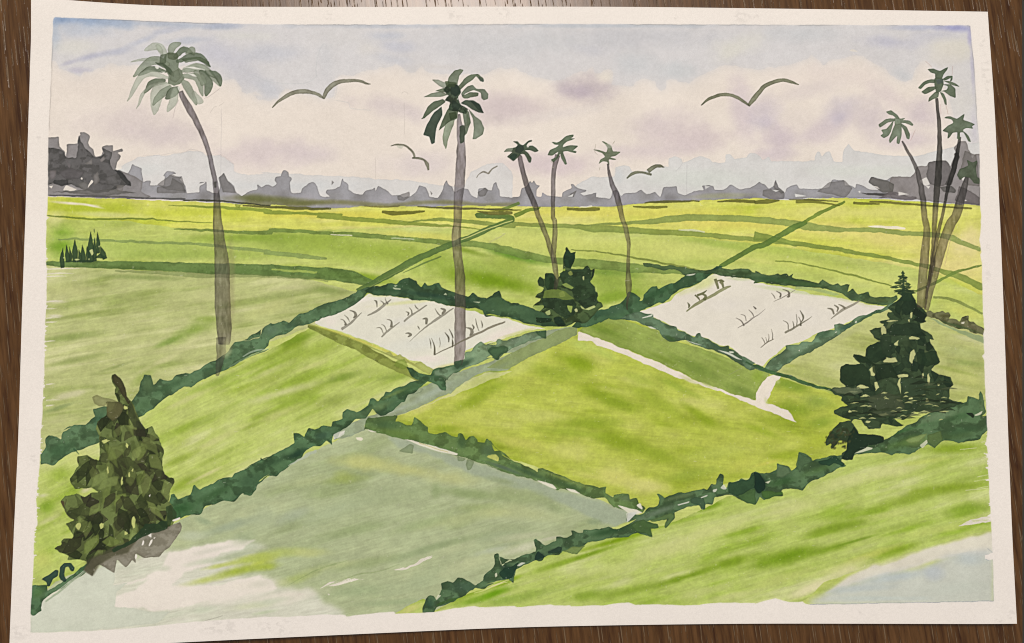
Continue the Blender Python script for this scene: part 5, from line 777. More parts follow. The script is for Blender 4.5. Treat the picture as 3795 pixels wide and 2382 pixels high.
# palm 2
p2, t2, c2 = palm('thick straight palm with dark green fronds in the centre')
trunk(t2, ['a1', '1512,800 1520,900 1528,1000 1526,1150 1518,1300 1508,1420 1505,1512', 'b1', '1502,60 1494,150 1508,300 1520,420 1522,600 1522,800 1520,950 1506,1045'], [16,46,54,72,70,62,58,58,64,64,72,76,80,78,56], (152,147,152), .9, gc=(156,145,142), gy=745)
fill(T('b1', '1480,1020 1540,1010 1530,1045 1500,1075 1480,1060'), (56,84,66), .85, rough=2)
L2 = ['1425,605 1440,540 1480,490 1522,480 1550,488 1515,530 1500,600', '1505,605 1550,550 1600,520 1650,518 1685,550 1690,575 1660,572 1635,535 1600,568 1560,592 1520,628', '1530,652 1570,605 1610,597 1640,625 1690,625 1720,658 1715,690 1682,702 1668,680 1665,650 1620,632 1560,650 1535,680',
      '1530,672 1590,645 1650,650 1645,676 1600,682 1545,690', '1520,722 1560,698 1612,702 1660,730 1688,792 1650,785 1600,762 1560,738', '1575,760 1610,790 1670,850 1690,900 1682,940 1640,970 1605,975 1620,900 1612,830', '1530,765 1582,780 1598,850 1572,930 1545,965 1550,870', '1518,880 1545,870 1562,920 1548,1000 1520,1005',
      '1440,790 1485,830 1480,870 1440,960 1425,1047 1400,1010 1395,950 1420,850', '1460,740 1505,780 1500,830 1440,850 1395,895 1368,918 1400,840 1430,770', '1395,745 1400,800 1352,900 1348,1003 1322,1010 1300,955 1263,946 1290,870 1340,790', '1248,838 1290,750 1340,708 1400,690 1422,715 1382,745 1330,780 1280,820', '1262,676 1320,650 1390,640 1445,662 1400,674 1340,676', '1325,558 1370,555 1420,582 1455,612 1400,616', '1345,637 1400,616 1455,622 1440,650']
kc = [(96,122,96),(84,112,86),(92,118,98),(84,112,84),(56,84,72),(108,132,108),(88,114,92),(64,88,76),(128,152,116),(74,102,76),(50,80,72),(78,106,82),(110,132,106),(138,154,130),(96,120,92)]
for s, c in zip(L2, kc): fill(T('a1', s), c, .93, id=c2, edge=.36, er=1, rough=2, var=.16, vsc=28)
fill(T('a1', '1400,625 1440,590 1480,590 1510,595 1532,640 1505,690 1520,730 1575,765 1560,800 1520,795 1498,780 1440,770 1455,720 1410,705 1440,670'), (50,78,62), .93, id=c2, edge=.2, rough=3, mott=.2, msc=14)
for s, c in [('1455,600 1500,590 1525,640 1490,680 1450,650',(34,60,58)), ('1590,702 1660,732 1688,790 1640,760',(40,66,62)), ('1440,790 1490,780 1500,820 1450,840',(54,80,50)), ('1560,770 1600,860 1570,880',(90,120,90)), ('1470,700 1530,740 1500,775 1460,750',(40,66,60)), ('1650,535 1690,560 1688,576 1655,570',(74,98,96)), ('1415,570 1500,580 1480,610 1420,610',(60,88,56))]:
    fill(T('a1', s), c, .75, rough=2, edge=.2)
fill(T('a1', '1500,690 1506,688 1504,700'), (220,216,206), .9, rough=.5)
# palms 3, 4, 5
p3, t3, c3 = palm('small palm leaning right into the bush, leftmost of the three middle palms')
trunk(t3, ['a2', '232,1085 240,1110 262,1210 300,1330 340,1425 368,1512', 'b2', '378,20 405,90 430,150 455,240 480,330'], [22,34,34,40,40,36,36,36,34,34,26], (124,119,124), .9, gc=(156,149,134), gy=765)
p4, t4, c4 = palm('small upright palm rising from the bush, second of the three middle palms')
trunk(t4, ['a2', '505,1085 485,1160 474,1260 472,1380 470,1512', 'b2', '485,40 486,140 474,250 485,350 496,430 485,515'], [38,34,30,30,30,32,36,38,40,34,24], (132,127,130), .9, gc=(156,149,132), gy=765)
p5, t5, c5 = palm('small palm standing alone behind the hedge, rightmost of the three middle palms')
trunk(t5, ['a2', '855,1145 866,1220 885,1290 915,1360 935,1430 952,1512', 'b2', '966,40 985,100 1003,200 998,300 998,370 1000,450 1002,520 995,580 990,660'], [12,22,34,46,40,38,34,34,26,24,26,40,40,20,8], (126,121,128), .9, gc=(156,149,128), gy=750)
CR3 = '188,990 222,988 240,1010 262,1018 300,985 322,980 328,990 300,998 285,1022 330,1018 350,1030 372,1055 345,1066 310,1050 275,1052 300,1070 325,1110 315,1140 300,1140 290,1110 270,1080 245,1078 225,1100 195,1132 148,1098 190,1062 160,1060 125,1062 150,1037 210,1032 225,1015'
CR4 = '458,992 500,995 520,988 560,950 590,942 616,940 612,958 592,966 626,968 600,980 570,990 545,1015 540,1032 600,1015 648,1020 622,1045 608,1052 635,1058 630,1072 570,1058 538,1062 560,1110 571,1150 555,1155 530,1110 522,1075 500,1115 475,1140 455,1120 495,1100 510,1062 465,1092 433,1088 450,1050 490,1032 515,1012 480,1010'
CR5 = '748,1046 800,1050 845,1068 855,1035 840,1010 810,990 830,990 870,1012 885,1030 892,1058 945,1062 912,1090 872,1100 918,1116 900,1122 862,1115 867,1160 850,1132 820,1128 790,1148 802,1115 838,1098 820,1075'
for s, c, k in ((CR3, (62,90,72), c3), (CR4, (82,112,86), c4), (CR5, (104,128,96), c5)): fill(T('a2', s), c, .94, id=k, edge=.34, er=1, rough=1.2, var=.2, vsc=24)
fill(T('a2', '225,1015 265,1018 275,1050 240,1075 205,1060'), (44,66,64), .8, rough=2); fill(T('a2', '165,1098 200,1070 225,1080 195,1125'), (36,70,62), .8, rough=1); fill(T('a2', '125,1062 150,1037 195,1034 185,1058'), (140,156,134), .7, rough=1)
fill(T('a2', '835,1010 870,1005 892,1030 860,1040'), (160,168,144), .6, rough=1); fill(T('a2', '290,1020 305,1020 300,1032 288,1030'), (216,210,200), .9, rough=.5)
for s in ['770,1010 765,1060 785,1085', '905,985 890,1010', '800,1170 795,1195', '455,1130 475,1145', '465,1170 480,1172']: line('a2', s, [3,5,2], (150,148,130), .6)
# right hand palms
p6, t6, c6 = palm('tallest of the palms at the right, straight with a round tufted crown')
trunk(t6, ['a3', '1278,685 1288,780 1296,880 1298,1000 1296,1120 1290,1230 1276,1360 1268,1512', 'b3', '1262,60 1262,130 1250,250 1238,380 1215,500 1195,650'], [22,22,28,32,44,50,42,38,36,34,26,30,24,14], (100,98,98), .93, gc=(148,139,122), gy=775)
p7, t7, c7 = palm('palm leaning left of the tall one, with a drooping crown')
trunk(t7, ['a3', '1038,985 1060,1030 1105,1110 1140,1190 1160,1270 1180,1380 1194,1512', 'b3', '1205,60 1208,130 1196,250 1185,380 1175,500 1165,640'], [12,18,24,28,38,42,42,46,52,62,66,60,50], (120,117,120), .9, gc=(154,145,128), gy=775)
p8, t8, c8 = palm('palm with a jagged star shaped crown close to the right edge')
trunk(t8, ['a3', '1440,958 1425,1060 1412,1120 1394,1200 1362,1300 1338,1400 1320,1512', 'b3', '1308,40 1285,140 1265,240 1248,360 1225,460 1200,580'], [18,26,34,40,26,20,20,24,30,28,34,26,12], (98,96,98), .93, gc=(148,139,124), gy=775)
p9, t9, c9 = palm('short palm half cut by the right edge in front of grey trees')
trunk(t9, ['a3', '1490,1240 1470,1320 1440,1420 1412,1512', 'b3', '1375,60 1335,160 1300,270 1265,400 1235,520 1205,660'], [30,46,64,66,68,66,64,60,50,30], (118,115,118), .88, gc=(154,145,130), gy=775)
CR6 = ['1210,482 1260,478 1298,497 1330,480 1358,468 1348,492 1325,520 1318,548 1270,548 1268,515 1240,508', '1145,612 1190,570 1235,552 1275,555 1300,570 1255,580 1230,578 1200,592 1165,625', '1310,560 1350,532 1392,530 1388,562 1372,570 1378,545 1345,562', '1320,565 1370,566 1410,580 1442,606 1405,600 1355,580', '1320,592 1378,588 1412,620 1414,686 1372,672 1332,642 1305,640 1350,628 1360,605',
       '1170,642 1215,608 1265,602 1290,610 1250,632 1210,655 1190,656', '1265,640 1298,645 1290,680 1255,692 1220,714 1225,682', '1300,640 1330,655 1348,700 1350,736 1335,728 1320,685', '1265,545 1320,545 1330,590 1310,640 1275,650 1262,600']
for s in CR6: fill(T('a3', s), random.choice([(84,112,88),(76,104,82),(92,118,92)]), .94, id=c6, edge=.34, er=1, rough=1.2, var=.15, vsc=24)
fill(T('a3', '1275,555 1320,552 1325,580 1285,590'), (66,88,100), .7, rough=2)
CR7 = ['920,780 960,768 1000,800 1020,832 1000,835 975,808 945,800', '1010,832 1040,826 1062,826 1040,838 1090,845 1117,872 1108,882 1062,862 1025,858', '1028,860 1070,888 1092,940 1088,978 1070,972 1050,910 1022,872', '998,840 1030,850 1036,930 1026,975 1018,1010 998,1005 1003,950 975,980 950,1005 943,985 972,905', '980,835 972,870 960,920 945,948 910,968 883,950 905,936 888,908 925,900 960,862', '870,870 920,834 985,828 990,845 930,860 880,892', '980,825 1030,830 1030,870 985,880']
for s in CR7: fill(T('a3', s), random.choice([(98,126,100),(108,134,108),(90,118,94)]), .93, id=c7, edge=.34, er=1, rough=1.2, var=.15, vsc=24)
CR8 = '1330,826 1345,815 1372,812 1420,832 1450,812 1476,794 1465,838 1510,853 1550,870 1525,884 1536,900 1482,895 1462,912 1500,950 1520,992 1500,990 1465,925 1442,925 1442,980 1420,972 1425,922 1390,930 1368,960 1352,972 1357,930 1318,916 1350,882 1395,860 1385,838 1355,830'
fill(T('a3', CR8), (84,112,88), .94, id=c8, edge=.34, er=1, rough=1.2, var=.2, vsc=24)
CR9 = '1490,1120 1530,1140 1565,1122 1553,1180 1562,1240 1586,1252 1586,1285 1540,1285 1510,1245 1470,1238 1440,1262 1420,1225 1440,1182 1500,1158'
fill(T('a3', CR9), (74,98,78), .93, id=c9, edge=.34, er=1, rough=1.2, var=.2, vsc=24)
for t, s in [('a3','1305,730 1308,800'), ('a3','1390,460 1385,530'), ('a3','1340,720 1360,800'), ('b3','1405,70 1360,230 1335,350'), ('a3','1200,430 1245,470'), ('a3','1095,985 1130,905')]: line(t, s, 3, (160,130,120), .5)

# ------------------------------------------------------------------ birds
BC = (128,132,116)
def bird(label, t, wings, c=BC, op=.88):
    i = part('bird', label)
    for s, wd in wings:
        stroke(t, s, [v*1.22 for v in wd], c, op=op, id=i, edge=.4, rough=1.2, var=.2, vsc=20)
    return i
bird('large grey bird gliding left of the centre palm', 'a1', [('205,755 260,700 350,650 430,640 500,650 540,668 566,690', [6,18,24,26,20,18,6]), ('562,690 590,630 640,588 700,568 760,562 820,568 860,582 897,587', [18,28,28,22,20,18,14,3])])
bird('small grey bird with hooked wings beside the centre palm', 'a1', [('1034,1022 1070,1014 1130,1018 1175,1045 1198,1075 1205,1105', [4,10,12,12,12,14]), ('1186,1104 1230,1106 1270,1118 1290,1150 1300,1192', [10,12,12,22,10])])
fill(T('a1', '1075,1020 1130,1020 1110,1045 1080,1035'), (180,182,166), .6)
bird('tiny faint bird low to the right of the centre palm', 'a1', [('1638,1245 1655,1220 1690,1203 1725,1215', [5,5,10,8]), ('1722,1215 1745,1185 1785,1162', [10,8,8])], (160,158,146))
bird('small dark grey bird low over the horizon', 'a2', [('988,1248 1030,1215 1090,1205 1162,1224', [8,18,12,14]), ('1135,1200 1185,1165 1220,1162 1252,1172', [26,22,18,4])], (116,124,104))
bird('large grey bird gliding at the right of the sky', 'a2', [('1508,738 1560,695 1630,668 1700,662 1770,685 1845,738', [6,16,20,18,20,12]), ('1840,742 1880,690 1920,640 1960,600 2040,568 2100,562 2150,575 2196,592', [16,30,26,24,22,20,16,5])], (116,124,102))
fill(T('a2', '1845,1180'+' 1890,1165 1900,1180'), BC, 0)

# ------------------------------------------------------------------ rice seedlings: a row is a ground stroke with curved blades
def row(label, t, base, blades, c=(150,150,136)):
    i = part('seedling_row', label); j = part('ground_stroke', None, i)
    stroke(t, base[0], base[1], c, op=.85, id=j, edge=.2)
    for s, wd in blades: stroke(t, s, wd, tuple(int(v*.86) for v in c), op=.9, id=part('blade', None, i), edge=.25, rough=.6)
row('left end row of seedlings in the left paddy', 'b1', ('690,795 760,745 835,675', [20,16,4]), [('682,722 705,730 722,758 710,762', [3,6,16,8]), ('708,692 735,715 748,740', [3,9,3]), ('748,660 780,672 792,695 775,715', [4,14,22,8])])
row('upper left row of seedlings in the left paddy', 'b1', ('872,698 930,670 990,622 1040,585', [8,18,20,6]), [('918,590 935,600 940,640', [3,14,4]), ('962,592 980,605 990,618', [3,8,12]), ('995,570 1005,600 1018,618', [3,7,10])])
row('faint row of seedlings in the middle of the left paddy', 'b1', ('972,850 1030,795 1100,740', [12,16,4]), [('932,785 965,785 985,825', [3,8,5]), ('970,758 990,770 1008,808', [3,7,5]), ('1008,722 1040,735 1040,780', [3,10,22])])
row('row of seedlings near the top of the left paddy', 'b1', ('1128,740 1190,690 1290,625', [14,14,8]), [('1140,668 1160,680 1155,700', [3,14,8]), ('1165,640 1180,660 1185,690', [4,8,12]), ('1205,620 1215,640 1230,655', [4,9,6])])
row('long thin row of seedlings behind the centre palm trunk', 'b1', ('1168,880 1260,795 1370,715 1478,645', [3,8,18,8]), [('1140,822 1160,820 1175,832 1155,848', [6,12,22,6]), ('1225,768 1232,780 1238,795', [4,9,4]), ('1258,722 1285,722 1285,760', [4,22,14]), ('1345,645 1365,680 1385,700', [3,9,8]), ('1385,645 1415,660 1400,680 1400,690', [8,20,14,8])])
row('front row of seedlings crossing the centre palm trunk', 'b1', ('1350,970 1480,905 1620,835 1760,770 1838,740', [6,10,14,16,10]), [('1305,855 1315,890 1318,930', [2,8,3]), ('1320,855 1340,910 1345,975', [3,9,16]), ('1375,850 1382,890 1378,920', [2,5,2]), ('1415,815 1440,850 1442,885', [4,14,6]), ('1445,790 1465,830 1472,858', [4,10,8]), ('1465,860 1470,890 1468,920', [4,14,6])], (128,126,110))
row('right hand tuft of seedlings in the left paddy', 'b1', ('1600,835 1625,825', [6,6]), [('1560,780 1595,790 1605,815 1590,840', [4,16,26,10]), ('1606,760 1618,780 1612,798', [5,14,6]), ('1630,718 1638,760 1655,808', [3,9,4]), ('1668,730 1678,760 1675,785', [3,10,4])])
row('upper left row of seedlings in the right paddy', 'b2', ('1405,668 1480,615 1580,560 1680,505 1718,490', [8,22,20,20,8]), [('1412,605 1425,625 1420,645', [4,16,8]), ('1465,552 1490,575 1500,592', [12,14,6]), ('1480,555 1520,540 1550,520', [16,16,4]), ('1515,545 1540,560 1530,590', [10,18,24]), ('1608,440 1620,480 1630,512', [22,20,14]), ('1645,455 1660,480 1665,505', [30,18,12]), ('1620,455 1650,450 1672,460', [10,16,10])], (136,144,100))
row('faint tuft of seedlings on the left of the right paddy', 'b2', ('1765,785 1830,745 1905,690', [3,10,4]), [('1750,712 1790,735 1810,770', [3,8,10]), ('1785,688 1815,700 1825,735', [2,6,4]), ('1840,655 1865,680 1878,705', [3,8,5]), ('1875,632 1888,645 1895,652', [6,12,8])], (140,136,130))
row('small row of seedlings near the top of the right paddy', 'b3', ('135,600 200,570 288,518', [3,6,3]), [('120,538 138,560 148,582', [3,7,3]), ('155,525 185,545 180,572', [4,12,12]), ('198,512 240,530 242,560 228,568', [4,12,20,6])], (140,138,126))
row('row of seedlings in the middle of the right paddy', 'b3', ('215,818 300,770 405,702', [14,14,3]), [('202,732 235,752 240,795', [3,7,6]), ('270,735 278,770 275,785', [3,8,4]), ('295,685 300,730 298,770', [3,6,6]), ('320,660 342,700 340,725 325,745', [4,14,10,6]), ('310,705 325,740 325,770', [3,8,16])], (132,132,116))
row('small low tuft of seedlings near the bottom of the right paddy', 'b3', ('45,922 90,885 140,860', [4,8,6]), [('52,850 70,875 75,895', [3,6,4]), ('80,848 88,870 92,885', [2,5,4]), ('100,825 104,855 98,880', [2,5,4]), ('120,790 130,830 128,865', [2,5,6])], (128,126,112))
row('row of seedlings at the right end of the right paddy', 'b3', ('535,722 620,660 740,595', [5,18,12]), [('512,645 545,655 560,690', [6,16,12]), ('560,622 588,645 580,672', [6,14,8]), ('590,620 615,630 640,648', [4,12,18])], (150,148,132))
line('b3', '-30,720 30,690 80,650', [3,6,3], (150,146,138), .8)

# ------------------------------------------------------------------ pencil marks, tape scars, specks; then clip to the taped window
for t, s in [('a1','1130,720 1132,850 1130,940'), ('a1','928,1100 930,1250'), ('a1','1115,655 1120,642 1150,645 1158,660'), ('a0','1470,790 1500,750 1520,745'), ('a0','1535,740 1570,715'), ('b2','20,190 80,160 135,125'), ('b2','1700,1115 1800,1060'), ('b1','1720,180 1790,150 1838,120')]: line(t, s, 3, (150,146,140), .35)
CP_ = np.clip(C + .42*(C-blur(C, 2)), .02, .97)
C = CP_
# overall cast of the pigments, read off the photograph
lum = ss(.18, .55, C.mean(-1))[..., None]
GR_ = np.stack([.85*C[..., 0]-.02*C[..., 1]+.04*C[..., 2]+.108, -.018*C[..., 0]+.861*C[..., 1]+.064*C[..., 2]+.061, .106*C[..., 0]-.024*C[..., 1]+.818*C[..., 2]+.030], -1)
crown_ids = [i for i, p in PARTS.items() if p[0] == 'crown']; hedge_ids = [i for i, p in PARTS.items() if p[0] in ('hedge', 'bush', 'conifer')]
L_ = C.mean(-1)[..., None]*np.array([1.03, 1.0, .95])
k_ = (blur(np.isin(ID, crown_ids).astype(float), 1)*.42 + blur(np.isin(ID, hedge_ids).astype(float), 1)*.13)[..., None]
GR_ = GR_ + (L_-GR_)*k_; C = C + (L_-C)*k_
C = GR_*lum + C*np.array([.97, .93, .80])*(1-lum)
edge_w = np.clip(PM*(1-blur(PM, 1))*2.2, 0, 1)*(PY < 740)
C = C*(1-.30*edge_w*ss(.35, .6, fbm(PX/120, PY/90, 2, 5)))[..., None] if True else C
# granulation of the pigment in the tooth of the paper, dry-brush streaks already laid
sat = np.clip((PAPER-C).max(-1)*2.2, 0, 1)
gr = (vn(PX/4.5, PY/4.5, 11)-.5)*.6 + (vn(PX/9, PY/9, 12)-.5)*.5 + (fbm(PX/24, PY/20, 3, 13)-.5)*.8
C = C*(1 + gr*(.025+.085*sat))[..., None]
spk = vn(PX/8, PY/6.5, 31)
C = C + (PAPER-C)*(ss(.93, .99, spk)*.35*sat*(PY > 740))[..., None]
pap = np.ones_like(C)*PAPER
mg = 1-PM
for t, x, y, rx, ry in [('a1',190,90,60,30), ('a1',600,110,30,40), ('a1',1480,100,60,40), ('a2',110,90,60,40), ('a2',1330,120,20,16), ('a2',1800,110,70,50), ('a3',20,110,30,40), ('a3',1600,300,24,50), ('a3',1620,480,30,110), ('a3',1650,620,30,80), ('b3',1640,420,20,40), ('b3',1640,230,20,40), ('c1',250,1400,150,60), ('c1',1270,1370,20,50), ('c0',1550,1400,200,50), ('c0',130,1440,80,50), ('c0',230,210,30,60), ('c3',1800,1310,30,40), ('c3',1710,1360,30,16), ('c3',740,1300,14,10), ('a0',270,960,20,10), ('a0',300,560,10,6)]:
    p = T(t, '%d,%d' % (x, y))[0]; d = np.sqrt(((PX-p[0])/rx*1.89)**2+((PY-p[1])/ry*1.89)**2)
    k = (1-ss(.5, 1.3, d)); n = ss(.52, .62, fbm(PX/14, PY/9, 3, 61)); pap = pap*(1-.05*k*n)[..., None]
pap = pap*(1+.012*(fbm(PX/200, PY/200, 3, 71)-.5)*2 + .022*(vn(PX/5, PY/5, 72)-.5))[..., None]
C = pap + (C-pap)*PM[..., None]
ID = np.where(PM > .5, ID, 0)
# ------------------------------------------------------------------ materials
def nodes(name):
    m = bpy.data.materials.new(name); m.use_nodes = True; t = m.node_tree
    return m, t, t.nodes, t.links, t.nodes['Principled BSDF']
def paper_mat():
    m, t, n, l, b = nodes('watercolour_on_paper')
    at = n.new('ShaderNodeAttribute'); at.attribute_name = 'pigment'
    tc = n.new('ShaderNodeTexCoord')
    g = n.new('ShaderNodeTexNoise'); g.inputs['Scale'].default_value = 2600; g.inputs['Detail'].default_value = 2
    mr = n.new('ShaderNodeMapRange'); mr.inputs['From Min'].default_value = .3; mr.inputs['From Max'].default_value = .7
    mr.inputs['To Min'].default_value = .955; mr.inputs['To Max'].default_value = 1.045
    mx = n.new('ShaderNodeMix'); mx.data_type = 'RGBA'; mx.blend_type = 'MULTIPLY'; mx.inputs['Factor'].default_value = 1
    l.new(tc.outputs['Object'], g.inputs['Vector']); l.new(g.outputs['Fac'], mr.inputs['Value'])
    l.new(at.outputs['Color'], mx.inputs[6]); l.new(mr.outputs['Result'], mx.inputs[7]); l.new(mx.outputs[2], b.inputs['Base Color'])
    h = n.new('ShaderNodeTexNoise'); h.inputs['Scale'].default_value = 900; h.inputs['Detail'].default_value = 4
    h2 = n.new('ShaderNodeTexNoise'); h2.inputs['Scale'].default_value = 60; h2.inputs['Detail'].default_value = 2
    ad = n.new('ShaderNodeMath'); ad.operation = 'MULTIPLY_ADD'; ad.inputs[1].default_value = .8
    l.new(tc.outputs['Object'], h.inputs['Vector']); l.new(tc.outputs['Object'], h2.inputs['Vector'])
    l.new(h2.outputs['Fac'], ad.inputs[0]); l.new(h.outputs['Fac'], ad.inputs[2])
    bp = n.new('ShaderNodeBump'); bp.inputs['Strength'].default_value = .3; bp.inputs['Distance'].default_value = .00022
    l.new(ad.outputs[0], bp.inputs['Height']); l.new(bp.outputs['Normal'], b.inputs['Normal'])
    b.inputs['Roughness'].default_value = .85; b.inputs['Specular IOR Level'].default_value = .12
    return m
MAT = paper_mat()

# ------------------------------------------------------------------ painting: one thing, its parts are patches of one sheet
def s2l(c): return np.where(c <= .04045, c/12.92, ((c+.055)/1.055)**2.4)
root = bpy.data.objects.new('watercolour_painting', None); S.collection.objects.link(root)
root.location = (0, 0, 0); root.empty_display_size = .05
root['label'] = 'watercolour painting of green paddy fields with palms, on white paper with a bare margin'; root['category'] = 'painting'
V3 = G(gu, gv).reshape(-1, 3)
LIN = s2l(np.clip(C, 0, 1))/EW; LIN = np.clip(LIN, .008, .93).reshape(-1, 3)
RGBA = np.concatenate([LIN, np.ones((len(LIN), 1))], 1).astype(np.float32)
CID = ID[:-1, :-1]; ci = np.arange(NX*NY).reshape(NY, NX)[:-1, :-1]

def patch(name, mask, parent, label=None, extra=None):
    c0 = ci[mask]
    quads = np.stack([c0+NX, c0+NX+1, c0+1, c0], 1)
    u, inv = np.unique(quads, return_inverse=True)
    me = bpy.data.meshes.new(name); vv = V3[u]; q = inv.reshape(-1, 4); ca = RGBA[u]
    if extra is not None:
        ev, eq = extra; q = np.vstack([q, eq+len(vv)]); vv = np.vstack([vv, ev]); ca = np.vstack([ca, np.tile([.80, .80, .80, 1.], (len(ev), 1))])
    me.vertices.add(len(vv)); me.vertices.foreach_set('co', vv.astype(np.float32).ravel())
    me.loops.add(q.size); me.loops.foreach_set('vertex_index', q.astype(np.int32).ravel())
    me.polygons.add(len(q)); me.polygons.foreach_set('loop_start', np.arange(0, q.size, 4, dtype=np.int32)); me.polygons.foreach_set('loop_total', np.full(len(q), 4, np.int32))
    a = me.color_attributes.new('pigment', 'FLOAT_COLOR', 'POINT'); a.data.foreach_set('color', ca.astype(np.float32).ravel())
    me.update(calc_edges=True); me.materials.append(MAT)
    o = bpy.data.objects.new(name, me); S.collection.objects.link(o); o.parent = parent
    if label: o['label'] = label
    return o
# body of the sheet: underside and edges, 0.4 mm thick
NU, NV = 90, 60
bu, bv = np.meshgrid(np.linspace(0, 1, NU), np.linspace(0, 1, NV)); top = G(bu, bv, -.00006).reshape(-1, 3); bot = G(bu, bv, -.00042).reshape(-1, 3)
k = np.arange(NU*NV).reshape(NV, NU); c0 = k[:-1, :-1].ravel()
qs = [np.stack([c0+NU, c0+NU+1, c0+1, c0], 1), np.stack([c0, c0+1, c0+NU+1, c0+NU], 1)+NU*NV]
def rim(a, fl):
    b = a+NU*NV; q = np.stack([a[:-1], a[1:], b[1:], b[:-1]], 1); return q[:, ::-1] if fl else q
qs += [rim(k[0], True), rim(k[-1], False), rim(k[:, 0], False), rim(k[:, -1], True)]
patch('paper', CID == 0, root, None, (np.vstack([top, bot]), np.vstack(qs)))
def components(m):                             # connected pieces of a mask, by merging runs row by row
    par = []
    def find(a):
        while par[a] != a: par[a] = par[par[a]]; a = par[a]
        return a
    lab = np.full(m.shape, -1, np.int32); prev = []
    for y in range(m.shape[0]):
        d = np.diff(np.r_[0, m[y].astype(int), 0]); st, en = np.where(d == 1)[0], np.where(d == -1)[0]; cur = []
        for a, b in zip(st, en):
            k = len(par); par.append(k)
            for (pa, pb, pk) in prev:
                if pa < b and a < pb:
                    r0, r1 = find(pk), find(k)
                    if r0 != r1: par[r1] = r0
            lab[y, a:b] = k; cur.append((a, b, k))
        prev = cur
    fp = np.array([find(i) for i in range(len(par))]); lab = np.where(lab >= 0, fp[lab], -1); return lab
for i, (nm, lab, par) in PARTS.items():        # specks cut off a field belong to the brush stroke that cuts them off
    if nm != 'field': continue
    lb = components(CID == i); ks, ct = np.unique(lb[lb >= 0], return_counts=True)
    sm = np.isin(lb, ks[ct <= 350])
    for _ in range(60):
        if not sm.any(): break
        for ax, sh in ((0, 1), (1, 1), (0, -1), (1, -1)):
            src = np.roll(CID, sh, ax); ok = sm & ~np.roll(sm, sh, ax); CID = np.where(ok, src, CID); sm = sm & ~ok
objs = {}
for i, (nm, lab, par) in PARTS.items():
    sub = any(p[2] == i for p in PARTS.values()); msk = CID == i
    if sub:
        o = bpy.data.objects.new(nm, None); S.collection.objects.link(o); o.parent = root; o.empty_display_size = .01
        kids = [j for j, p in PARTS.items() if p[2] == i]; mk = np.isin(CID, kids)
        if mk.any():
            q = V3[ci[mk]]; o.location = q[q[:, 1].argmin()]
        if lab: o['label'] = lab
        objs[i] = o; continue
    if msk.sum() < 3: continue
    pr = objs[par] if par else root
    if nm == 'field':                           # a field cut through by banks and hedges is several fields
        lb = components(msk); ks, ct = np.unique(lb[lb >= 0], return_counts=True); o_ = np.argsort(-ct); ks = ks[o_]; ct = ct[o_]
        for kk, cc in list(zip(ks, ct))[1:]:
            if cc > 350: patch(nm, lb == kk, pr, None); msk = msk & (lb != kk)
            elif cc < 60: pass
    o = patch(nm, msk, pr, lab)
    if par: o.matrix_parent_inverse.identity(); o.location = -Vector(pr.location)
    objs[i] = o

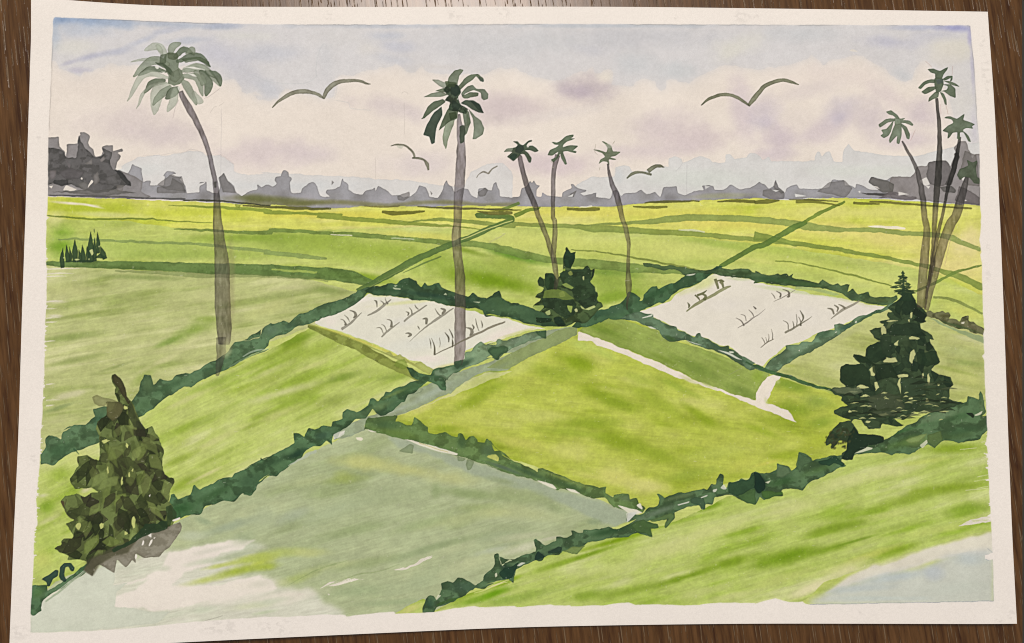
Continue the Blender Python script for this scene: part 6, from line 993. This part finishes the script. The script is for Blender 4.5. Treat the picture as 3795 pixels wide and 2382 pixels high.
# ------------------------------------------------------------------ table
def wood():
    m, t, n, l, b = nodes('dark_wood')
    tc = n.new('ShaderNodeTexCoord')
    mp = n.new('ShaderNodeMapping'); mp.inputs['Rotation'].default_value = (0, 0, math.radians(-7)); l.new(tc.outputs['Object'], mp.inputs['Vector'])
    def scaled(s):
        q = n.new('ShaderNodeVectorMath'); q.operation = 'MULTIPLY'; q.inputs[1].default_value = s
        l.new(mp.outputs[0], q.inputs[0]); return q.outputs[0]
    wr = n.new('ShaderNodeTexNoise'); wr.inputs['Scale'].default_value = 60; l.new(tc.outputs['Object'], wr.inputs['Vector'])
    g1 = n.new('ShaderNodeTexNoise'); g1.inputs['Scale'].default_value = 1; g1.inputs['Detail'].default_value = 5; g1.inputs['Roughness'].default_value = .6; l.new(scaled((640, 46, 1)), g1.inputs['Vector'])
    g2 = n.new('ShaderNodeTexNoise'); g2.inputs['Scale'].default_value = 1; g2.inputs['Detail'].default_value = 3; l.new(scaled((70, 7, 1)), g2.inputs['Vector'])
    cr = n.new('ShaderNodeValToRGB'); e = cr.color_ramp.elements
    e[0].position = .34; e[0].color = (.034, .0095, .0008, 1); e[1].position = .66; e[1].color = (.135, .065, .022, 1)
    x = e.new(.5); x.color = (.086, .040, .011, 1)
    mixn = n.new('ShaderNodeMath'); mixn.operation = 'MULTIPLY_ADD'; mixn.inputs[1].default_value = .8
    h2 = n.new('ShaderNodeMath'); h2.operation = 'MULTIPLY'; h2.inputs[1].default_value = .2; l.new(g2.outputs['Fac'], h2.inputs[0])
    l.new(g1.outputs['Fac'], mixn.inputs[0]); l.new(h2.outputs[0], mixn.inputs[2]); l.new(mixn.outputs[0], cr.inputs['Fac'])
    # pores: short grooves along the grain
    def pores(sx, sy, thr, off):
        sv = n.new('ShaderNodeVectorMath'); sv.operation = 'MULTIPLY_ADD'; sv.inputs[1].default_value = (sx, sy, 0); sv.inputs[2].default_value = (off, off*.7, 0); l.new(mp.outputs[0], sv.inputs[0])
        v = n.new('ShaderNodeTexVoronoi'); v.voronoi_dimensions = '2D'; v.inputs['Scale'].default_value = 1; l.new(sv.outputs[0], v.inputs['Vector'])
        d = n.new('ShaderNodeVectorMath'); d.operation = 'SUBTRACT'; l.new(sv.outputs[0], d.inputs[0]); l.new(v.outputs['Position'], d.inputs[1])
        sc_ = n.new('ShaderNodeVectorMath'); sc_.operation = 'MULTIPLY'; sc_.inputs[1].default_value = (6.6, 1.0, 0); l.new(d.outputs[0], sc_.inputs[0])
        ln = n.new('ShaderNodeVectorMath'); ln.operation = 'LENGTH'; l.new(sc_.outputs[0], ln.inputs[0])
        sp = n.new('ShaderNodeSeparateColor'); l.new(v.outputs['Color'], sp.inputs[0])
        th = n.new('ShaderNodeMath'); th.operation = 'MULTIPLY_ADD'; th.inputs[1].default_value = thr; th.inputs[2].default_value = .10; l.new(sp.outputs[0], th.inputs[0])
        r = n.new('ShaderNodeMath'); r.operation = 'DIVIDE'; l.new(ln.outputs['Value'], r.inputs[0]); l.new(th.outputs[0], r.inputs[1])
        mr = n.new('ShaderNodeMapRange'); mr.interpolation_type = 'SMOOTHSTEP'; mr.inputs['From Min'].default_value = .35; mr.inputs['From Max'].default_value = 1.05; mr.inputs['To Min'].default_value = 1; mr.inputs['To Max'].default_value = 0
        l.new(r.outputs[0], mr.inputs['Value']); return mr.outputs['Result']
    pa, pb = pores(330, 120, .55, 0), pores(240, 85, .5, 7.3)
    pm = n.new('ShaderNodeMath'); pm.operation = 'MAXIMUM'; l.new(pa, pm.inputs[0]); l.new(pb, pm.inputs[1])
    mx = n.new('ShaderNodeMix'); mx.data_type = 'RGBA'; l.new(pm.outputs[0], mx.inputs['Factor']); l.new(cr.outputs[0], mx.inputs[6]); mx.inputs[7].default_value = PORE_GLINT
    l.new(mx.outputs[2], b.inputs['Base Color'])
    bp = n.new('ShaderNodeBump'); bp.invert = True; bp.inputs['Strength'].default_value = .9; bp.inputs['Distance'].default_value = .00025; l.new(pm.outputs[0], bp.inputs['Height'])
    bp2 = n.new('ShaderNodeBump'); bp2.inputs['Strength'].default_value = .25; bp2.inputs['Distance'].default_value = .0001; l.new(g1.outputs['Fac'], bp2.inputs['Height']); l.new(bp.outputs['Normal'], bp2.inputs['Normal'])
    l.new(bp2.outputs['Normal'], b.inputs['Normal'])
    b.inputs['Roughness'].default_value = .27; b.inputs['Specular IOR Level'].default_value = .42
    return m
PORE_GLINT = (.17, .115, .065, 1)  # pore colour lightened to tan, painting in the glint on the groove walls
import bmesh
def solid(name, x0, x1, y0, y1, z0, z1, mat, bevel, parent=None):
    bm = bmesh.new(); bmesh.ops.create_cube(bm, size=1)
    for v in bm.verts: v.co = Vector(((x0+x1)/2+v.co.x*(x1-x0), (y0+y1)/2+v.co.y*(y1-y0), (z0+z1)/2+v.co.z*(z1-z0)))
    if bevel: bmesh.ops.bevel(bm, geom=bm.edges[:], offset=bevel, segments=3, affect='EDGES')
    me = bpy.data.meshes.new(name); bm.to_mesh(me); bm.free(); me.materials.append(mat)
    o = bpy.data.objects.new(name, me); S.collection.objects.link(o); o.parent = parent; return o
e0, e1 = to_plane(np.array([[3791., -400.], [3792.5, 2800.]]), 0.0)      # right hand edge of the table top
sl = (e1[0]-e0[0])/(e1[1]-e0[1])
W_ = wood()
tb = solid('table', -.62, 0.0, -.40, .42, -.03, 0.0, W_, .0004)
for v in tb.data.vertices:
    if v.co.x > -.1: v.co.x += float(e0[0] + sl*(v.co.y-e0[1]))
tb['label'] = 'dark brown wood grain table top lying under the painting'; tb['category'] = 'table'
fm, _, fn, fl, fb = nodes('dull_floor'); fb.inputs['Roughness'].default_value = .7
nz = fn.new('ShaderNodeTexNoise'); nz.inputs['Scale'].default_value = 9; rp = fn.new('ShaderNodeValToRGB')
rp.color_ramp.elements[0].color = (.035, .045, .042, 1); rp.color_ramp.elements[1].color = (.055, .068, .062, 1); fl.new(nz.outputs['Fac'], rp.inputs['Fac']); fl.new(rp.outputs[0], fb.inputs['Base Color'])
bm = bmesh.new(); bmesh.ops.create_grid(bm, x_segments=4, y_segments=4, size=4); me = bpy.data.meshes.new('floor'); bm.to_mesh(me); bm.free(); me.materials.append(fm)
fo = bpy.data.objects.new('floor', me); fo.location.z = -.76; S.collection.objects.link(fo); fo['kind'] = 'structure'
